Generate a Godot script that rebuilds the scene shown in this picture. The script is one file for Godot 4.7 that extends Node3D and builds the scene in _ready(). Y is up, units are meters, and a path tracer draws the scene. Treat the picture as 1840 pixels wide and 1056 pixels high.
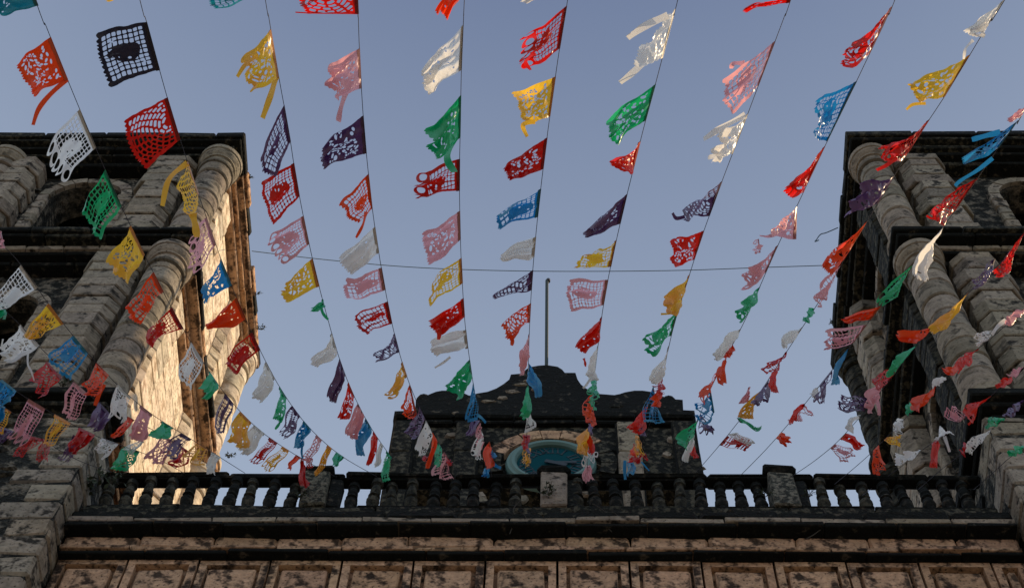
extends Node3D
# A church front seen steeply from below: two bell towers, a balustrade, a clock gable, and cords of cut-paper banners.
# Metres; the origin is the camera's eye, 1.6 m above the ground.

const LOOK := Vector3(-0.02222, 0.91332, -0.40664)
const GROUND := -1.6
var rng := RandomNumberGenerator.new()
var crinkle := FastNoiseLite.new()
var stone_mats := {}
var film_mats := {}
var used := {}
var fields := {}

func _ready():
	rng.seed = 4711
	crinkle.seed = 5
	crinkle.frequency = 4.5
	crinkle.fractal_octaves = 2
	# ---- camera
	var cam := Camera3D.new()
	cam.name = "camera"
	cam.keep_aspect = Camera3D.KEEP_HEIGHT
	cam.fov = 19.0308
	cam.near = 0.05
	cam.far = 600.0
	cam.transform = Transform3D(Basis(Vector3(0.99975, 0.02030, -0.00904), Vector3(0.00000, 0.40674, 0.91355), -LOOK), Vector3.ZERO)
	add_child(cam)
	cam.current = true
	# ---- sky and exposure
	var sm := ProceduralSkyMaterial.new()
	sm.sky_top_color = Color(0.024, 0.056, 0.19).linear_to_srgb()
	sm.sky_horizon_color = Color(0.84, 0.98, 1.1).linear_to_srgb()
	sm.sky_curve = 1.2
	sm.ground_bottom_color = Color(0.16, 0.15, 0.14)
	sm.ground_horizon_color = Color(0.55, 0.56, 0.58)
	sm.sun_angle_max = 20.0
	var sky := Sky.new()
	sky.sky_material = sm
	var env := Environment.new()
	env.background_mode = Environment.BG_SKY
	env.sky = sky
	env.tonemap_mode = Environment.TONE_MAPPER_LINEAR
	env.tonemap_exposure = 1.0
	env.sdfgi_enabled = true
	env.ssao_enabled = true
	env.ssil_enabled = true
	var we := WorldEnvironment.new()
	we.name = "daylight"
	we.environment = env
	add_child(we)
	var sun := DirectionalLight3D.new()
	sun.name = "sun"
	sun.light_color = Color(1.0, 0.87, 0.68)
	sun.light_energy = 1.6
	sun.light_angular_distance = 0.5
	sun.shadow_enabled = true
	var toward := Vector3(0.77, 0.58, -0.3).normalized()
	sun.basis = Basis.looking_at(-toward, Vector3.UP)
	add_child(sun)
	make_materials()
	# ---- the place
	var gm := MeshInstance3D.new()
	var pm := PlaneMesh.new()
	pm.size = Vector2(800, 800)
	gm.mesh = pm
	gm.material_override = stone_mats.paving
	gm.position.y = GROUND
	gm.name = "ground"
	gm.set_meta("kind", "structure")
	gm.set_meta("label", "grey paved square in front of the church")
	add_child(gm)
	build_facade()
	build_balustrade()
	build_gable()
	build_tower("left", -6.5, 1.9, -6.75)
	build_tower("right", 6.95, 2.55, 6.95)
	build_extras()
	build_cords()
	build_flags()

# ------------------------------------------------------------------ nodes
func numbered(called: String) -> String:
	var n: int = used.get(called, 0)
	used[called] = n + 1
	return called if n == 0 else "%s_%03d" % [called, n]

func thing(called: String, label: String, category: String, at := Vector3.ZERO, group := "") -> Node3D:
	var o := Node3D.new()
	o.name = numbered(called)
	o.position = at
	tag(o, label, category, group)
	add_child(o)
	return o

func tag(o: Node, label: String, category: String, group := ""):
	o.set_meta("label", label)
	o.set_meta("category", category)
	if group != "":
		o.set_meta("group", group)

func put(called: String, mesh: Mesh, m: Material, parent: Node = null, at := Vector3.ZERO, turn := Basis.IDENTITY) -> MeshInstance3D:
	var o := MeshInstance3D.new()
	o.mesh = mesh
	o.material_override = m
	o.transform = Transform3D(turn, at)
	o.cast_shadow = GeometryInstance3D.SHADOW_CASTING_SETTING_ON
	if parent == null:
		o.name = numbered(called)
		add_child(o)
	else:
		o.name = called
		parent.add_child(o, true)
	return o

# ------------------------------------------------------------------ meshes
class Shape:
	var v := PackedVector3Array()
	var n := PackedVector3Array()
	var tint := Color(1, 1, 1)
	func tri(a: Vector3, b: Vector3, c: Vector3):
		var k := (c - a).cross(b - a)
		if k.length_squared() < 1e-16:
			return
		k = k.normalized()
		v.append(a); v.append(b); v.append(c)
		n.append(k); n.append(k); n.append(k)
	func tri_out(a: Vector3, b: Vector3, c: Vector3, mid: Vector3):
		if (c - a).cross(b - a).dot((a + b + c) / 3.0 - mid) < 0.0:
			tri(a, c, b)
		else:
			tri(a, b, c)
	func quad_out(a: Vector3, b: Vector3, c: Vector3, d: Vector3, mid: Vector3):
		tri_out(a, b, c, mid)
		tri_out(a, c, d, mid)
	func smooth(a: Vector3, b: Vector3, c: Vector3, na: Vector3, nb: Vector3, nc: Vector3):
		if (c - a).cross(b - a).dot(na + nb + nc) < 0.0:
			v.append(a); v.append(c); v.append(b)
			n.append(na); n.append(nc); n.append(nb)
		else:
			v.append(a); v.append(b); v.append(c)
			n.append(na); n.append(nb); n.append(nc)
	func box(c: Vector3, s: Vector3):
		var p: Array[Vector3] = []
		for i in 8:
			p.append(c + Vector3(s.x * (0.5 if i & 1 else -0.5), s.y * (0.5 if i & 2 else -0.5), s.z * (0.5 if i & 4 else -0.5)))
		for f in [[0, 1, 3, 2], [4, 5, 7, 6], [0, 1, 5, 4], [2, 3, 7, 6], [0, 2, 6, 4], [1, 3, 7, 5]]:
			quad_out(p[f[0]], p[f[1]], p[f[2]], p[f[3]], c)
	func done() -> ArrayMesh:
		var a := []
		a.resize(Mesh.ARRAY_MAX)
		a[Mesh.ARRAY_VERTEX] = v
		a[Mesh.ARRAY_NORMAL] = n
		var cs := PackedColorArray()
		cs.resize(v.size())
		cs.fill(tint)
		a[Mesh.ARRAY_COLOR] = cs
		var m := ArrayMesh.new()
		m.add_surface_from_arrays(Mesh.PRIMITIVE_TRIANGLES, a)
		return m

func tone(lo := 0.75, hi := 1.15) -> Color:
	var t := rng.randf_range(lo, hi)
	return Color(t * rng.randf_range(0.97, 1.04), t, t * rng.randf_range(0.94, 1.03))

# a dressed stone: a box with worn chamfered edges and slightly uneven corners, centred on the origin
func stone_block(size: Vector3, bev := 0.015, jit := 0.008, lo := 0.75, hi := 1.15) -> ArrayMesh:
	var s := Shape.new()
	s.tint = tone(lo, hi)
	var h := size * 0.5
	var ax := [Vector3.RIGHT, Vector3.UP, Vector3.BACK]
	var p := {}
	for i in 8:
		var sg := Vector3(1 if i & 1 else -1, 1 if i & 2 else -1, 1 if i & 4 else -1)
		var c := h * sg + Vector3(rng.randf_range(-jit, jit), rng.randf_range(-jit, jit), rng.randf_range(-jit, jit))
		var b := bev * rng.randf_range(0.6, 1.8)
		for a in 3:
			var q := c
			for k in 3:
				if k != a:
					q -= ax[k] * sg[k] * b
			p[i * 3 + a] = q
	var O := Vector3.ZERO
	for a in 3:
		var m1 := 1 << ((a + 1) % 3)
		var m2 := 1 << ((a + 2) % 3)
		for e in [0, 1 << a]:
			s.quad_out(p[e * 3 + a], p[(e | m1) * 3 + a], p[(e | m1 | m2) * 3 + a], p[(e | m2) * 3 + a], O)
		# the four edges that run along axis a
		var b1 := (a + 1) % 3
		var b2 := (a + 2) % 3
		for e in [0, m1, m2, m1 | m2]:
			var f: int = e | (1 << a)
			s.quad_out(p[e * 3 + b1], p[e * 3 + b2], p[f * 3 + b2], p[f * 3 + b1], O)
	for i in 8:
		s.tri_out(p[i * 3], p[i * 3 + 1], p[i * 3 + 2], O)
	return s.done()

# an upright prism over a convex outline in x/z, edges eased top and bottom
func prism(outline: Array, y0: float, y1: float, bev := 0.012, tint := Color(1, 1, 1)) -> ArrayMesh:
	var s := Shape.new()
	s.tint = tint
	var c := Vector2.ZERO
	for q in outline:
		c += q
	c /= outline.size()
	var mid := Vector3(c.x, (y0 + y1) / 2, c.y)
	var rings := []
	for r in [[y0, bev], [y0 + bev, 0.0], [y1 - bev, 0.0], [y1, bev]]:
		var ring := []
		for q in outline:
			var d: Vector2 = q - c
			var w: Vector2 = c + d * (1.0 - r[1] / max(d.length(), 0.01))
			ring.append(Vector3(w.x, r[0], w.y))
		rings.append(ring)
	var k := outline.size()
	for r in 3:
		for i in k:
			s.quad_out(rings[r][i], rings[r][(i + 1) % k], rings[r + 1][(i + 1) % k], rings[r + 1][i], mid)
	for i in range(1, k - 1):
		s.tri_out(rings[0][0], rings[0][i], rings[0][i + 1], mid)
		s.tri_out(rings[3][0], rings[3][i], rings[3][i + 1], mid)
	return s.done()

# turned shapes: profile of (radius, height)
func lathe(profile: Array, seg := 20, tint := Color(1, 1, 1)) -> ArrayMesh:
	var s := Shape.new()
	s.tint = tint
	for i in profile.size() - 1:
		var a: Vector2 = profile[i]
		var b: Vector2 = profile[i + 1]
		var d := b - a
		var nn := Vector2(d.y, -d.x).normalized()
		for k in seg:
			var t0 := TAU * k / seg
			var t1 := TAU * (k + 1) / seg
			var e0 := Vector3(cos(t0), 0, sin(t0))
			var e1 := Vector3(cos(t1), 0, sin(t1))
			var n0 := e0 * nn.x + Vector3.UP * nn.y
			var n1 := e1 * nn.x + Vector3.UP * nn.y
			var p00 := e0 * a.x + Vector3.UP * a.y
			var p01 := e1 * a.x + Vector3.UP * a.y
			var p10 := e0 * b.x + Vector3.UP * b.y
			var p11 := e1 * b.x + Vector3.UP * b.y
			if a.x > 1e-5:
				s.smooth(p00, p01, p11, n0, n1, n1)
			if b.x > 1e-5:
				s.smooth(p00, p11, p10, n0, n1, n0)
	return s.done()

# a flat outline in x/y given thickness along z
func slab(outline: PackedVector2Array, z0: float, z1: float, tint := Color(1, 1, 1)) -> ArrayMesh:
	var s := Shape.new()
	s.tint = tint
	var t := Geometry2D.triangulate_polygon(outline)
	for i in range(0, t.size(), 3):
		for z in [z0, z1]:
			var a := Vector3(outline[t[i]].x, outline[t[i]].y, z)
			var b := Vector3(outline[t[i + 1]].x, outline[t[i + 1]].y, z)
			var c := Vector3(outline[t[i + 2]].x, outline[t[i + 2]].y, z)
			s.tri_out(a, b, c, (a + b + c) / 3.0 + Vector3(0, 0, (z0 + z1) / 2 - z))
	var area := 0.0
	var k := outline.size()
	for i in k:
		area += outline[i].cross(outline[(i + 1) % k])
	for i in k:
		var p := outline[i]
		var q := outline[(i + 1) % k]
		var out: Vector2 = Vector2(q.y - p.y, p.x - q.x) * signf(area)
		var mid := Vector3((p.x + q.x) / 2 - out.x, (p.y + q.y) / 2 - out.y, (z0 + z1) / 2)
		s.quad_out(Vector3(p.x, p.y, z0), Vector3(q.x, q.y, z0), Vector3(q.x, q.y, z1), Vector3(p.x, p.y, z1), mid)
	return s.done()

# a wall with a round-headed opening, in x/y from -w to w, front at z = 0, back at z = -thick
func arch_wall(w: float, y0: float, y1: float, ox: float, r: float, sill: float, spring: float, thick: float) -> ArrayMesh:
	var o := PackedVector2Array([Vector2(-w, y0), Vector2(-w, y1), Vector2(w, y1), Vector2(w, y0)])
	if r > 0.0:
		var low := maxf(sill, y0)
		o.append(Vector2(ox + r, low))
		for i in 13:
			var t := PI * i / 12.0
			o.append(Vector2(ox + r * cos(t), spring + r * sin(t)))
		o.append(Vector2(ox - r, low))
	return slab(o, -thick, 0.0)

# one wedge of an arch
func voussoir(r0: float, r1: float, t0: float, t1: float, z0: float, z1: float) -> ArrayMesh:
	var o := PackedVector2Array()
	for t in [t0, (t0 + t1) / 2, t1]:
		o.append(Vector2(cos(t), sin(t)) * r0)
	for t in [t1, (t0 + t1) / 2, t0]:
		o.append(Vector2(cos(t), sin(t)) * r1)
	return slab(o, z0, z1, tone(0.7, 1.2))

# an uneven field stone, its face towards +z
func cobble(w: float, h: float, depth: float) -> ArrayMesh:
	var s := Shape.new()
	s.tint = tone(0.45, 1.25)
	var k := rng.randi_range(6, 8)
	var outer := []
	var inner := []
	for i in k:
		var t := TAU * (i + rng.randf_range(-0.3, 0.3)) / k
		var q := Vector3(cos(t) * w / 2, sin(t) * h / 2, 0) * rng.randf_range(0.85, 1.2)
		outer.append(q)
		inner.append(q * rng.randf_range(0.72, 0.86) + Vector3(0, 0, depth * rng.randf_range(0.7, 1.1)))
	var mid := Vector3(0, 0, -0.2)
	for i in k:
		s.quad_out(outer[i], outer[(i + 1) % k], inner[(i + 1) % k], inner[i], mid)
	for i in range(1, k - 1):
		s.tri_out(inner[0], inner[i], inner[i + 1], mid)
	return s.done()

func tube(pts: PackedVector3Array, r: float, sides := 5) -> ArrayMesh:
	var s := Shape.new()
	var rings := []
	var up := Vector3(0.31, 0.2, 0.93)
	for i in pts.size():
		var d := (pts[mini(i + 1, pts.size() - 1)] - pts[maxi(i - 1, 0)]).normalized()
		var a := d.cross(up).normalized()
		var b := d.cross(a).normalized()
		var ring := []
		for k in sides:
			var t := TAU * k / sides
			ring.append([pts[i] + (a * cos(t) + b * sin(t)) * r, a * cos(t) + b * sin(t)])
		rings.append(ring)
	for i in pts.size() - 1:
		for k in sides:
			var p = rings[i][k]
			var q = rings[i][(k + 1) % sides]
			var u = rings[i + 1][k]
			var w = rings[i + 1][(k + 1) % sides]
			s.smooth(p[0], q[0], w[0], p[1], q[1], w[1])
			s.smooth(p[0], w[0], u[0], p[1], w[1], u[1])
	return s.done()

func curve_points(ctrl: Array, steps: int) -> PackedVector3Array:
	var out := PackedVector3Array()
	for i in ctrl.size() - 1:
		var a: Vector3 = ctrl[maxi(i - 1, 0)]
		var b: Vector3 = ctrl[i]
		var c: Vector3 = ctrl[i + 1]
		var d: Vector3 = ctrl[mini(i + 2, ctrl.size() - 1)]
		for k in steps:
			out.append(b.cubic_interpolate(c, a, d, float(k) / steps))
	out.append(ctrl[-1])
	return out

# ------------------------------------------------------------------ materials
func noise_bytes(sd: int, freq: float, octaves: int, w := 512, h := 512, kind := FastNoiseLite.TYPE_SIMPLEX_SMOOTH) -> PackedByteArray:
	var f := FastNoiseLite.new()
	f.seed = sd
	f.noise_type = kind
	f.frequency = freq
	f.fractal_type = FastNoiseLite.FRACTAL_FBM
	f.fractal_octaves = octaves
	var im := f.get_seamless_image(w, h)
	im.convert(Image.FORMAT_L8)
	if w != 512 or h != 512:
		im.resize(512, 512, Image.INTERPOLATE_CUBIC)
	return im.get_data()

# weathered limestone: pale ground, black lichen where the blotch noise is low, rain streaks, pits
func stone(called: String, sd: int, light: Color, dark: Color, share: float, soft: float, streaks: float, metres: float, relief: float, rough := 0.92, freq := 0.008):
	var A := noise_bytes(sd, freq, 5)
	var B := noise_bytes(sd + 1, 0.03, 4)
	var C := noise_bytes(sd + 2, 0.02, 3, 512, 32)
	var D := noise_bytes(sd + 3, 0.1, 2)
	var im := PackedByteArray()
	im.resize(512 * 512 * 3)
	var hm := PackedByteArray()
	hm.resize(512 * 512)
	var l := light.linear_to_srgb()
	var dk := dark.linear_to_srgb()
	for i in 512 * 512:
		var a := A[i] / 255.0
		var b := B[i] / 255.0
		var c := C[i] / 255.0
		var d := D[i] / 255.0
		var x := a * 0.62 + b * 0.38 + (c - 0.5) * streaks + (d - 0.5) * 0.14
		var t := clampf((x - share) / soft + 0.5, 0.0, 1.0)
		t = t * t * (3.0 - 2.0 * t)
		var g := 0.8 + 0.28 * b + 0.16 * (d - 0.5)
		if d < 0.17:
			g *= 0.45
		im[i * 3] = int(clampf((dk.r + (l.r - dk.r) * t) * g, 0, 1) * 255)
		im[i * 3 + 1] = int(clampf((dk.g + (l.g - dk.g) * t) * g, 0, 1) * 255)
		im[i * 3 + 2] = int(clampf((dk.b + (l.b - dk.b) * t) * (g - 0.03 * (a - 0.5)), 0, 1) * 255)
		hm[i] = int(clampf(0.45 * b + 0.3 * a + 0.25 * d - (0.3 if d < 0.17 else 0.0), 0, 1) * 255)
	var m := StandardMaterial3D.new()
	m.resource_name = called
	var img := Image.create_from_data(512, 512, false, Image.FORMAT_RGB8, im)
	m.albedo_texture = ImageTexture.create_from_image(img)
	m.heightmap_enabled = true
	m.heightmap_texture = ImageTexture.create_from_image(Image.create_from_data(512, 512, false, Image.FORMAT_L8, hm))
	m.heightmap_scale = relief
	m.uv1_triplanar = true
	m.uv1_world_triplanar = true
	m.uv1_scale = Vector3.ONE / metres
	m.roughness = rough
	m.metallic_specular = 0.3
	m.vertex_color_use_as_albedo = true
	stone_mats[called] = m

func plain(c: Color, rough: float, metal := 0.0) -> StandardMaterial3D:
	var m := StandardMaterial3D.new()
	m.albedo_color = c.linear_to_srgb()
	m.roughness = rough
	m.metallic = metal
	return m

func make_materials():
	stone("grey", 11, Color(0.295, 0.254, 0.205), Color(0.03, 0.027, 0.023), 0.31, 0.22, 0.18, 2.3, 2.0, 0.92, 0.01)
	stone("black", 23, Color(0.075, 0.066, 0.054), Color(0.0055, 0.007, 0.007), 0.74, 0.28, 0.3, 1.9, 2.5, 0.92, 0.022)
	stone("sunlit_cream", 37, Color(0.76, 0.66, 0.53), Color(0.5, 0.37, 0.25), 0.33, 0.4, 0.2, 2.6, 1.2, 0.92, 0.012)  # paler than the other stone: sunlight is put into the colour
	stone("pink", 41, Color(0.5, 0.325, 0.215), Color(0.045, 0.03, 0.022), 0.37, 0.34, 0.4, 2.0, 2.0, 0.92, 0.016)
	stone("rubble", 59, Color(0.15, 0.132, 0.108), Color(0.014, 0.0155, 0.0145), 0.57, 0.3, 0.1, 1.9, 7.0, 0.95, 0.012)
	stone("sunlit_ochre", 83, Color(0.56, 0.33, 0.185), Color(0.10, 0.05, 0.03), 0.4, 0.3, 0.3, 1.8, 2.0, 0.92, 0.014)  # golden sunlight painted into the stone of the left cornice sides
	stone("pier", 97, Color(0.2, 0.185, 0.15), Color(0.03, 0.033, 0.028), 0.47, 0.3, 0.1, 0.9, 2.5, 0.92, 0.02)
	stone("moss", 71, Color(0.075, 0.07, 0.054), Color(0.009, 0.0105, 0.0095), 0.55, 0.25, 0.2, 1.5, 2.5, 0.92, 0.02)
	stone("paving", 67, Color(0.25, 0.23, 0.2), Color(0.12, 0.11, 0.1), 0.3, 0.3, 0.0, 3.0, 1.0)
	stone_mats["rim"] = plain(Color(0.09, 0.18, 0.175), 0.6)
	stone_mats["dial"] = plain(Color(0.007, 0.058, 0.076), 1.0)
	stone_mats.dial.metallic_specular = 0.1
	stone_mats["hand"] = plain(Color(0.003, 0.014, 0.024), 0.5)
	stone_mats["pole"] = plain(Color(0.018, 0.035, 0.036), 0.7)
	stone_mats["cord"] = plain(Color(0.035, 0.035, 0.05), 0.8)
	stone_mats["wire"] = plain(Color(0.11, 0.17, 0.23), 0.8)
	stone_mats["leaf"] = plain(Color(0.025, 0.04, 0.018), 0.7)
	stone_mats["twig"] = plain(Color(0.03, 0.026, 0.02), 0.9)
	var tints := {"R": Color(0.36, 0.011, 0.013), "O": Color(0.72, 0.10, 0.022), "E": Color(0.56, 0.032, 0.014), "Y": Color(0.78, 0.35, 0.09), "W": Color(0.68, 0.69, 0.68), "P": Color(0.60, 0.30, 0.32), "V": Color(0.085, 0.042, 0.12), "B": Color(0.02, 0.22, 0.35), "T": Color(0.02, 0.2, 0.24), "G": Color(0.010, 0.29, 0.165), "N": Color(0.014, 0.018, 0.045)}
	for k in tints:
		for hem in [false, true]:
			var m := plain(tints[k] * (0.75 if hem else 1.0), 0.33)
			m.resource_name = "film"
			m.metallic_specular = 0.55
			m.cull_mode = BaseMaterial3D.CULL_DISABLED
			m.backlight_enabled = true
			var bl := 0.5 if hem else 2.4
			m.backlight = Color(minf(1.0, tints[k].r * bl), minf(1.0, (tints[k].g + (0.06 * tints[k].r if k == "R" else 0.0)) * bl), minf(1.0, tints[k].b * bl))
			film_mats[k + ("h" if hem else "")] = m

# ------------------------------------------------------------------ the church front between the towers
func row(parent: Node, called: String, m: Material, x0: float, x1: float, len: float, y0: float, y1: float, zf: float, depth: float, bev := 0.015):
	var x := x0
	while x < x1 - 0.05:
		var w := minf(len * rng.randf_range(0.82, 1.16), x1 - x)
		if x1 - x - w < len * 0.3:
			w = x1 - x
		var s := Vector3(w - 0.012, y1 - y0 - 0.004, depth)
		put(called, stone_block(s, bev, 0.007), m, parent, Vector3(x + w / 2, (y0 + y1) / 2 + rng.randf_range(-0.004, 0.004), zf - depth / 2 + rng.randf_range(-0.014, 0.012)), Basis(Vector3.BACK, rng.randf_range(-0.006, 0.006)) * Basis(Vector3.UP, rng.randf_range(-0.012, 0.012)))
		x += w

func build_facade():
	var o := thing("church_facade", "stained stone church front with moulded cornice and sunken frieze panels below balustrade", "church front", Vector3(0, GROUND, -9.4))
	var up := 1.6
	var z0 := 9.4
	var xl := -4.70
	var xr := 4.46
	var s := Shape.new()
	s.box(Vector3(-0.12, 7.85, -1.1), Vector3(9.14, 15.7, 2.4))
	var core := put("wall", s.done(), stone_mats.pink, o)
	var d := Shape.new()
	d.box(Vector3(0, 16.74, -2.4), Vector3(9.1, 0.1, 4.9))
	put("roof_deck", d.done(), stone_mats.grey, o)
	var cor := Shape.new()
	cor.box(Vector3(-0.12, 16.3, -1.2), Vector3(9.12, 1.1, 2.42))
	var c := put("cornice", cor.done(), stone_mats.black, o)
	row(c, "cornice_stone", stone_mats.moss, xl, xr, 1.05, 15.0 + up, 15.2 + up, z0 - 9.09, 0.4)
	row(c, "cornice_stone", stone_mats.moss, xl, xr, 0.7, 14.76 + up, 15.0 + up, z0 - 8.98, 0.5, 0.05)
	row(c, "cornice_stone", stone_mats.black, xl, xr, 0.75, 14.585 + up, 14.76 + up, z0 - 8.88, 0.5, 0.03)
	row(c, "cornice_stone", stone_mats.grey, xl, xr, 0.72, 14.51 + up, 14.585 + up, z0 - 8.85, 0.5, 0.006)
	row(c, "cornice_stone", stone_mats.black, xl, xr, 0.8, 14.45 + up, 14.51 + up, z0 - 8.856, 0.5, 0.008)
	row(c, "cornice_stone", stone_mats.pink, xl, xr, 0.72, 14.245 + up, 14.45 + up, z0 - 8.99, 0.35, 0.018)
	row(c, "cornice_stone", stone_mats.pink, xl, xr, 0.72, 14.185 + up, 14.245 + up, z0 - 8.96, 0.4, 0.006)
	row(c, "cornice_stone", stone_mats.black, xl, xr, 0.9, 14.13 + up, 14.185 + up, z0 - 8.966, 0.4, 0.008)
	# frieze: framed panels, their fields sunk, over a second course
	for course in 2:
		var top := 14.125 + up - course * 0.63
		var x := xl
		var k := 0
		while x < xr - 0.2:
			var w := minf(0.68, xr - x)
			var f := Shape.new()
			f.tint = tone(0.75, 1.15)
			var zf := z0 - 9.06 + rng.randf_range(-0.006, 0.006)
			var b := 0.072
			var hgt := 0.615
			f.box(Vector3(w / 2, -b / 2, -0.09), Vector3(w - 0.022, b, 0.18))
			f.box(Vector3(w / 2, -hgt + b / 2, -0.09), Vector3(w - 0.022, b, 0.18))
			f.box(Vector3(0.012 + b / 2, -hgt / 2, -0.09), Vector3(b, hgt - 2 * b, 0.176))
			f.box(Vector3(w - 0.012 - b / 2, -hgt / 2, -0.09), Vector3(b, hgt - 2 * b, 0.176))
			var fr := put("frieze_panel", f.done(), stone_mats.pink, o, Vector3(x, top, zf))
			put("panel_field", stone_block(Vector3(w - 0.04, hgt - 0.04, 0.06), 0.01, 0.004, 0.45, 0.7), stone_mats.pink, fr, Vector3(w / 2, -hgt / 2, -0.105))
			put("inner_panel", stone_block(Vector3(w - 2 * b - 0.1, hgt - 2 * b - 0.12, 0.09), 0.012, 0.008), stone_mats.pink, fr, Vector3(w / 2, -hgt / 2 - 0.025, -0.04 + rng.randf_range(-0.01, 0.01)))
			x += w
			k += 1

func build_balustrade():
	var o := thing("balustrade", "blackened stone balustrade with stubby balusters and three square piers", "balustrade", Vector3(0, 15.2, -9.2))
	var xl := -4.68
	var xr := 4.44
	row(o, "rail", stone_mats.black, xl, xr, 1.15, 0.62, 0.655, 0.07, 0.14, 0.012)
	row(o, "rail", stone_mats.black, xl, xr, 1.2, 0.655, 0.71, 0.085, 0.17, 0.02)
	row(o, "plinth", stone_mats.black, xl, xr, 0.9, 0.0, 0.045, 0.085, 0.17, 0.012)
	var shapes := []
	for k in 8:
		var j := func(): return rng.randf_range(-0.006, 0.006)
		var pr := [Vector2(0.001, 0.04), Vector2(0.072, 0.04), Vector2(0.072, 0.1), Vector2(0.048 + j.call(), 0.115), Vector2(0.062, 0.15), Vector2(0.079 + j.call(), 0.2), Vector2(0.074 + j.call(), 0.26), Vector2(0.047 + j.call(), 0.31), Vector2(0.07 + j.call(), 0.325), Vector2(0.07, 0.35), Vector2(0.047, 0.365), Vector2(0.066 + j.call(), 0.41), Vector2(0.057 + j.call(), 0.47), Vector2(0.042, 0.52), Vector2(0.055, 0.54), Vector2(0.072, 0.55), Vector2(0.072, 0.622), Vector2(0.001, 0.622)]
		for q in pr.size():
			pr[q] = Vector2(pr[q].x * 0.88, pr[q].y)
		shapes.append(lathe(pr, 10, tone(0.8, 1.9)))
	var piers := [-2.42, 0.03, 2.37]
	var x := xl + 0.12
	while x < xr:
		var free := true
		for p in piers:
			if absf(x - p) < 0.22:
				free = false
		if free:
			put("baluster", shapes[rng.randi() % 8], stone_mats.black if rng.randf() < 0.45 else stone_mats.moss, o, Vector3(x + rng.randf_range(-0.01, 0.01), 0, 0), Basis(Vector3.UP, rng.randf() * TAU) * Basis(Vector3.BACK, rng.randf_range(-0.09, 0.09)))
		x += 0.2095
	for p in piers:
		var pier := put("pier", stone_block(Vector3(0.27, 0.66, 0.25), 0.015, 0.01, 0.75, 0.85), stone_mats.grey if absf(p) < 1.0 else stone_mats.pier, o, Vector3(p, 0.335, 0.0))
		put("pier_cap", stone_block(Vector3(0.34, 0.1, 0.32), 0.03, 0.01), stone_mats.black, pier, Vector3(0, 0.375, 0))
		put("pier_block", stone_block(Vector3(0.15, 0.57, 0.16), 0.02, 0.01), stone_mats.black, pier, Vector3(0.19, 0.0, -0.02))

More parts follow.
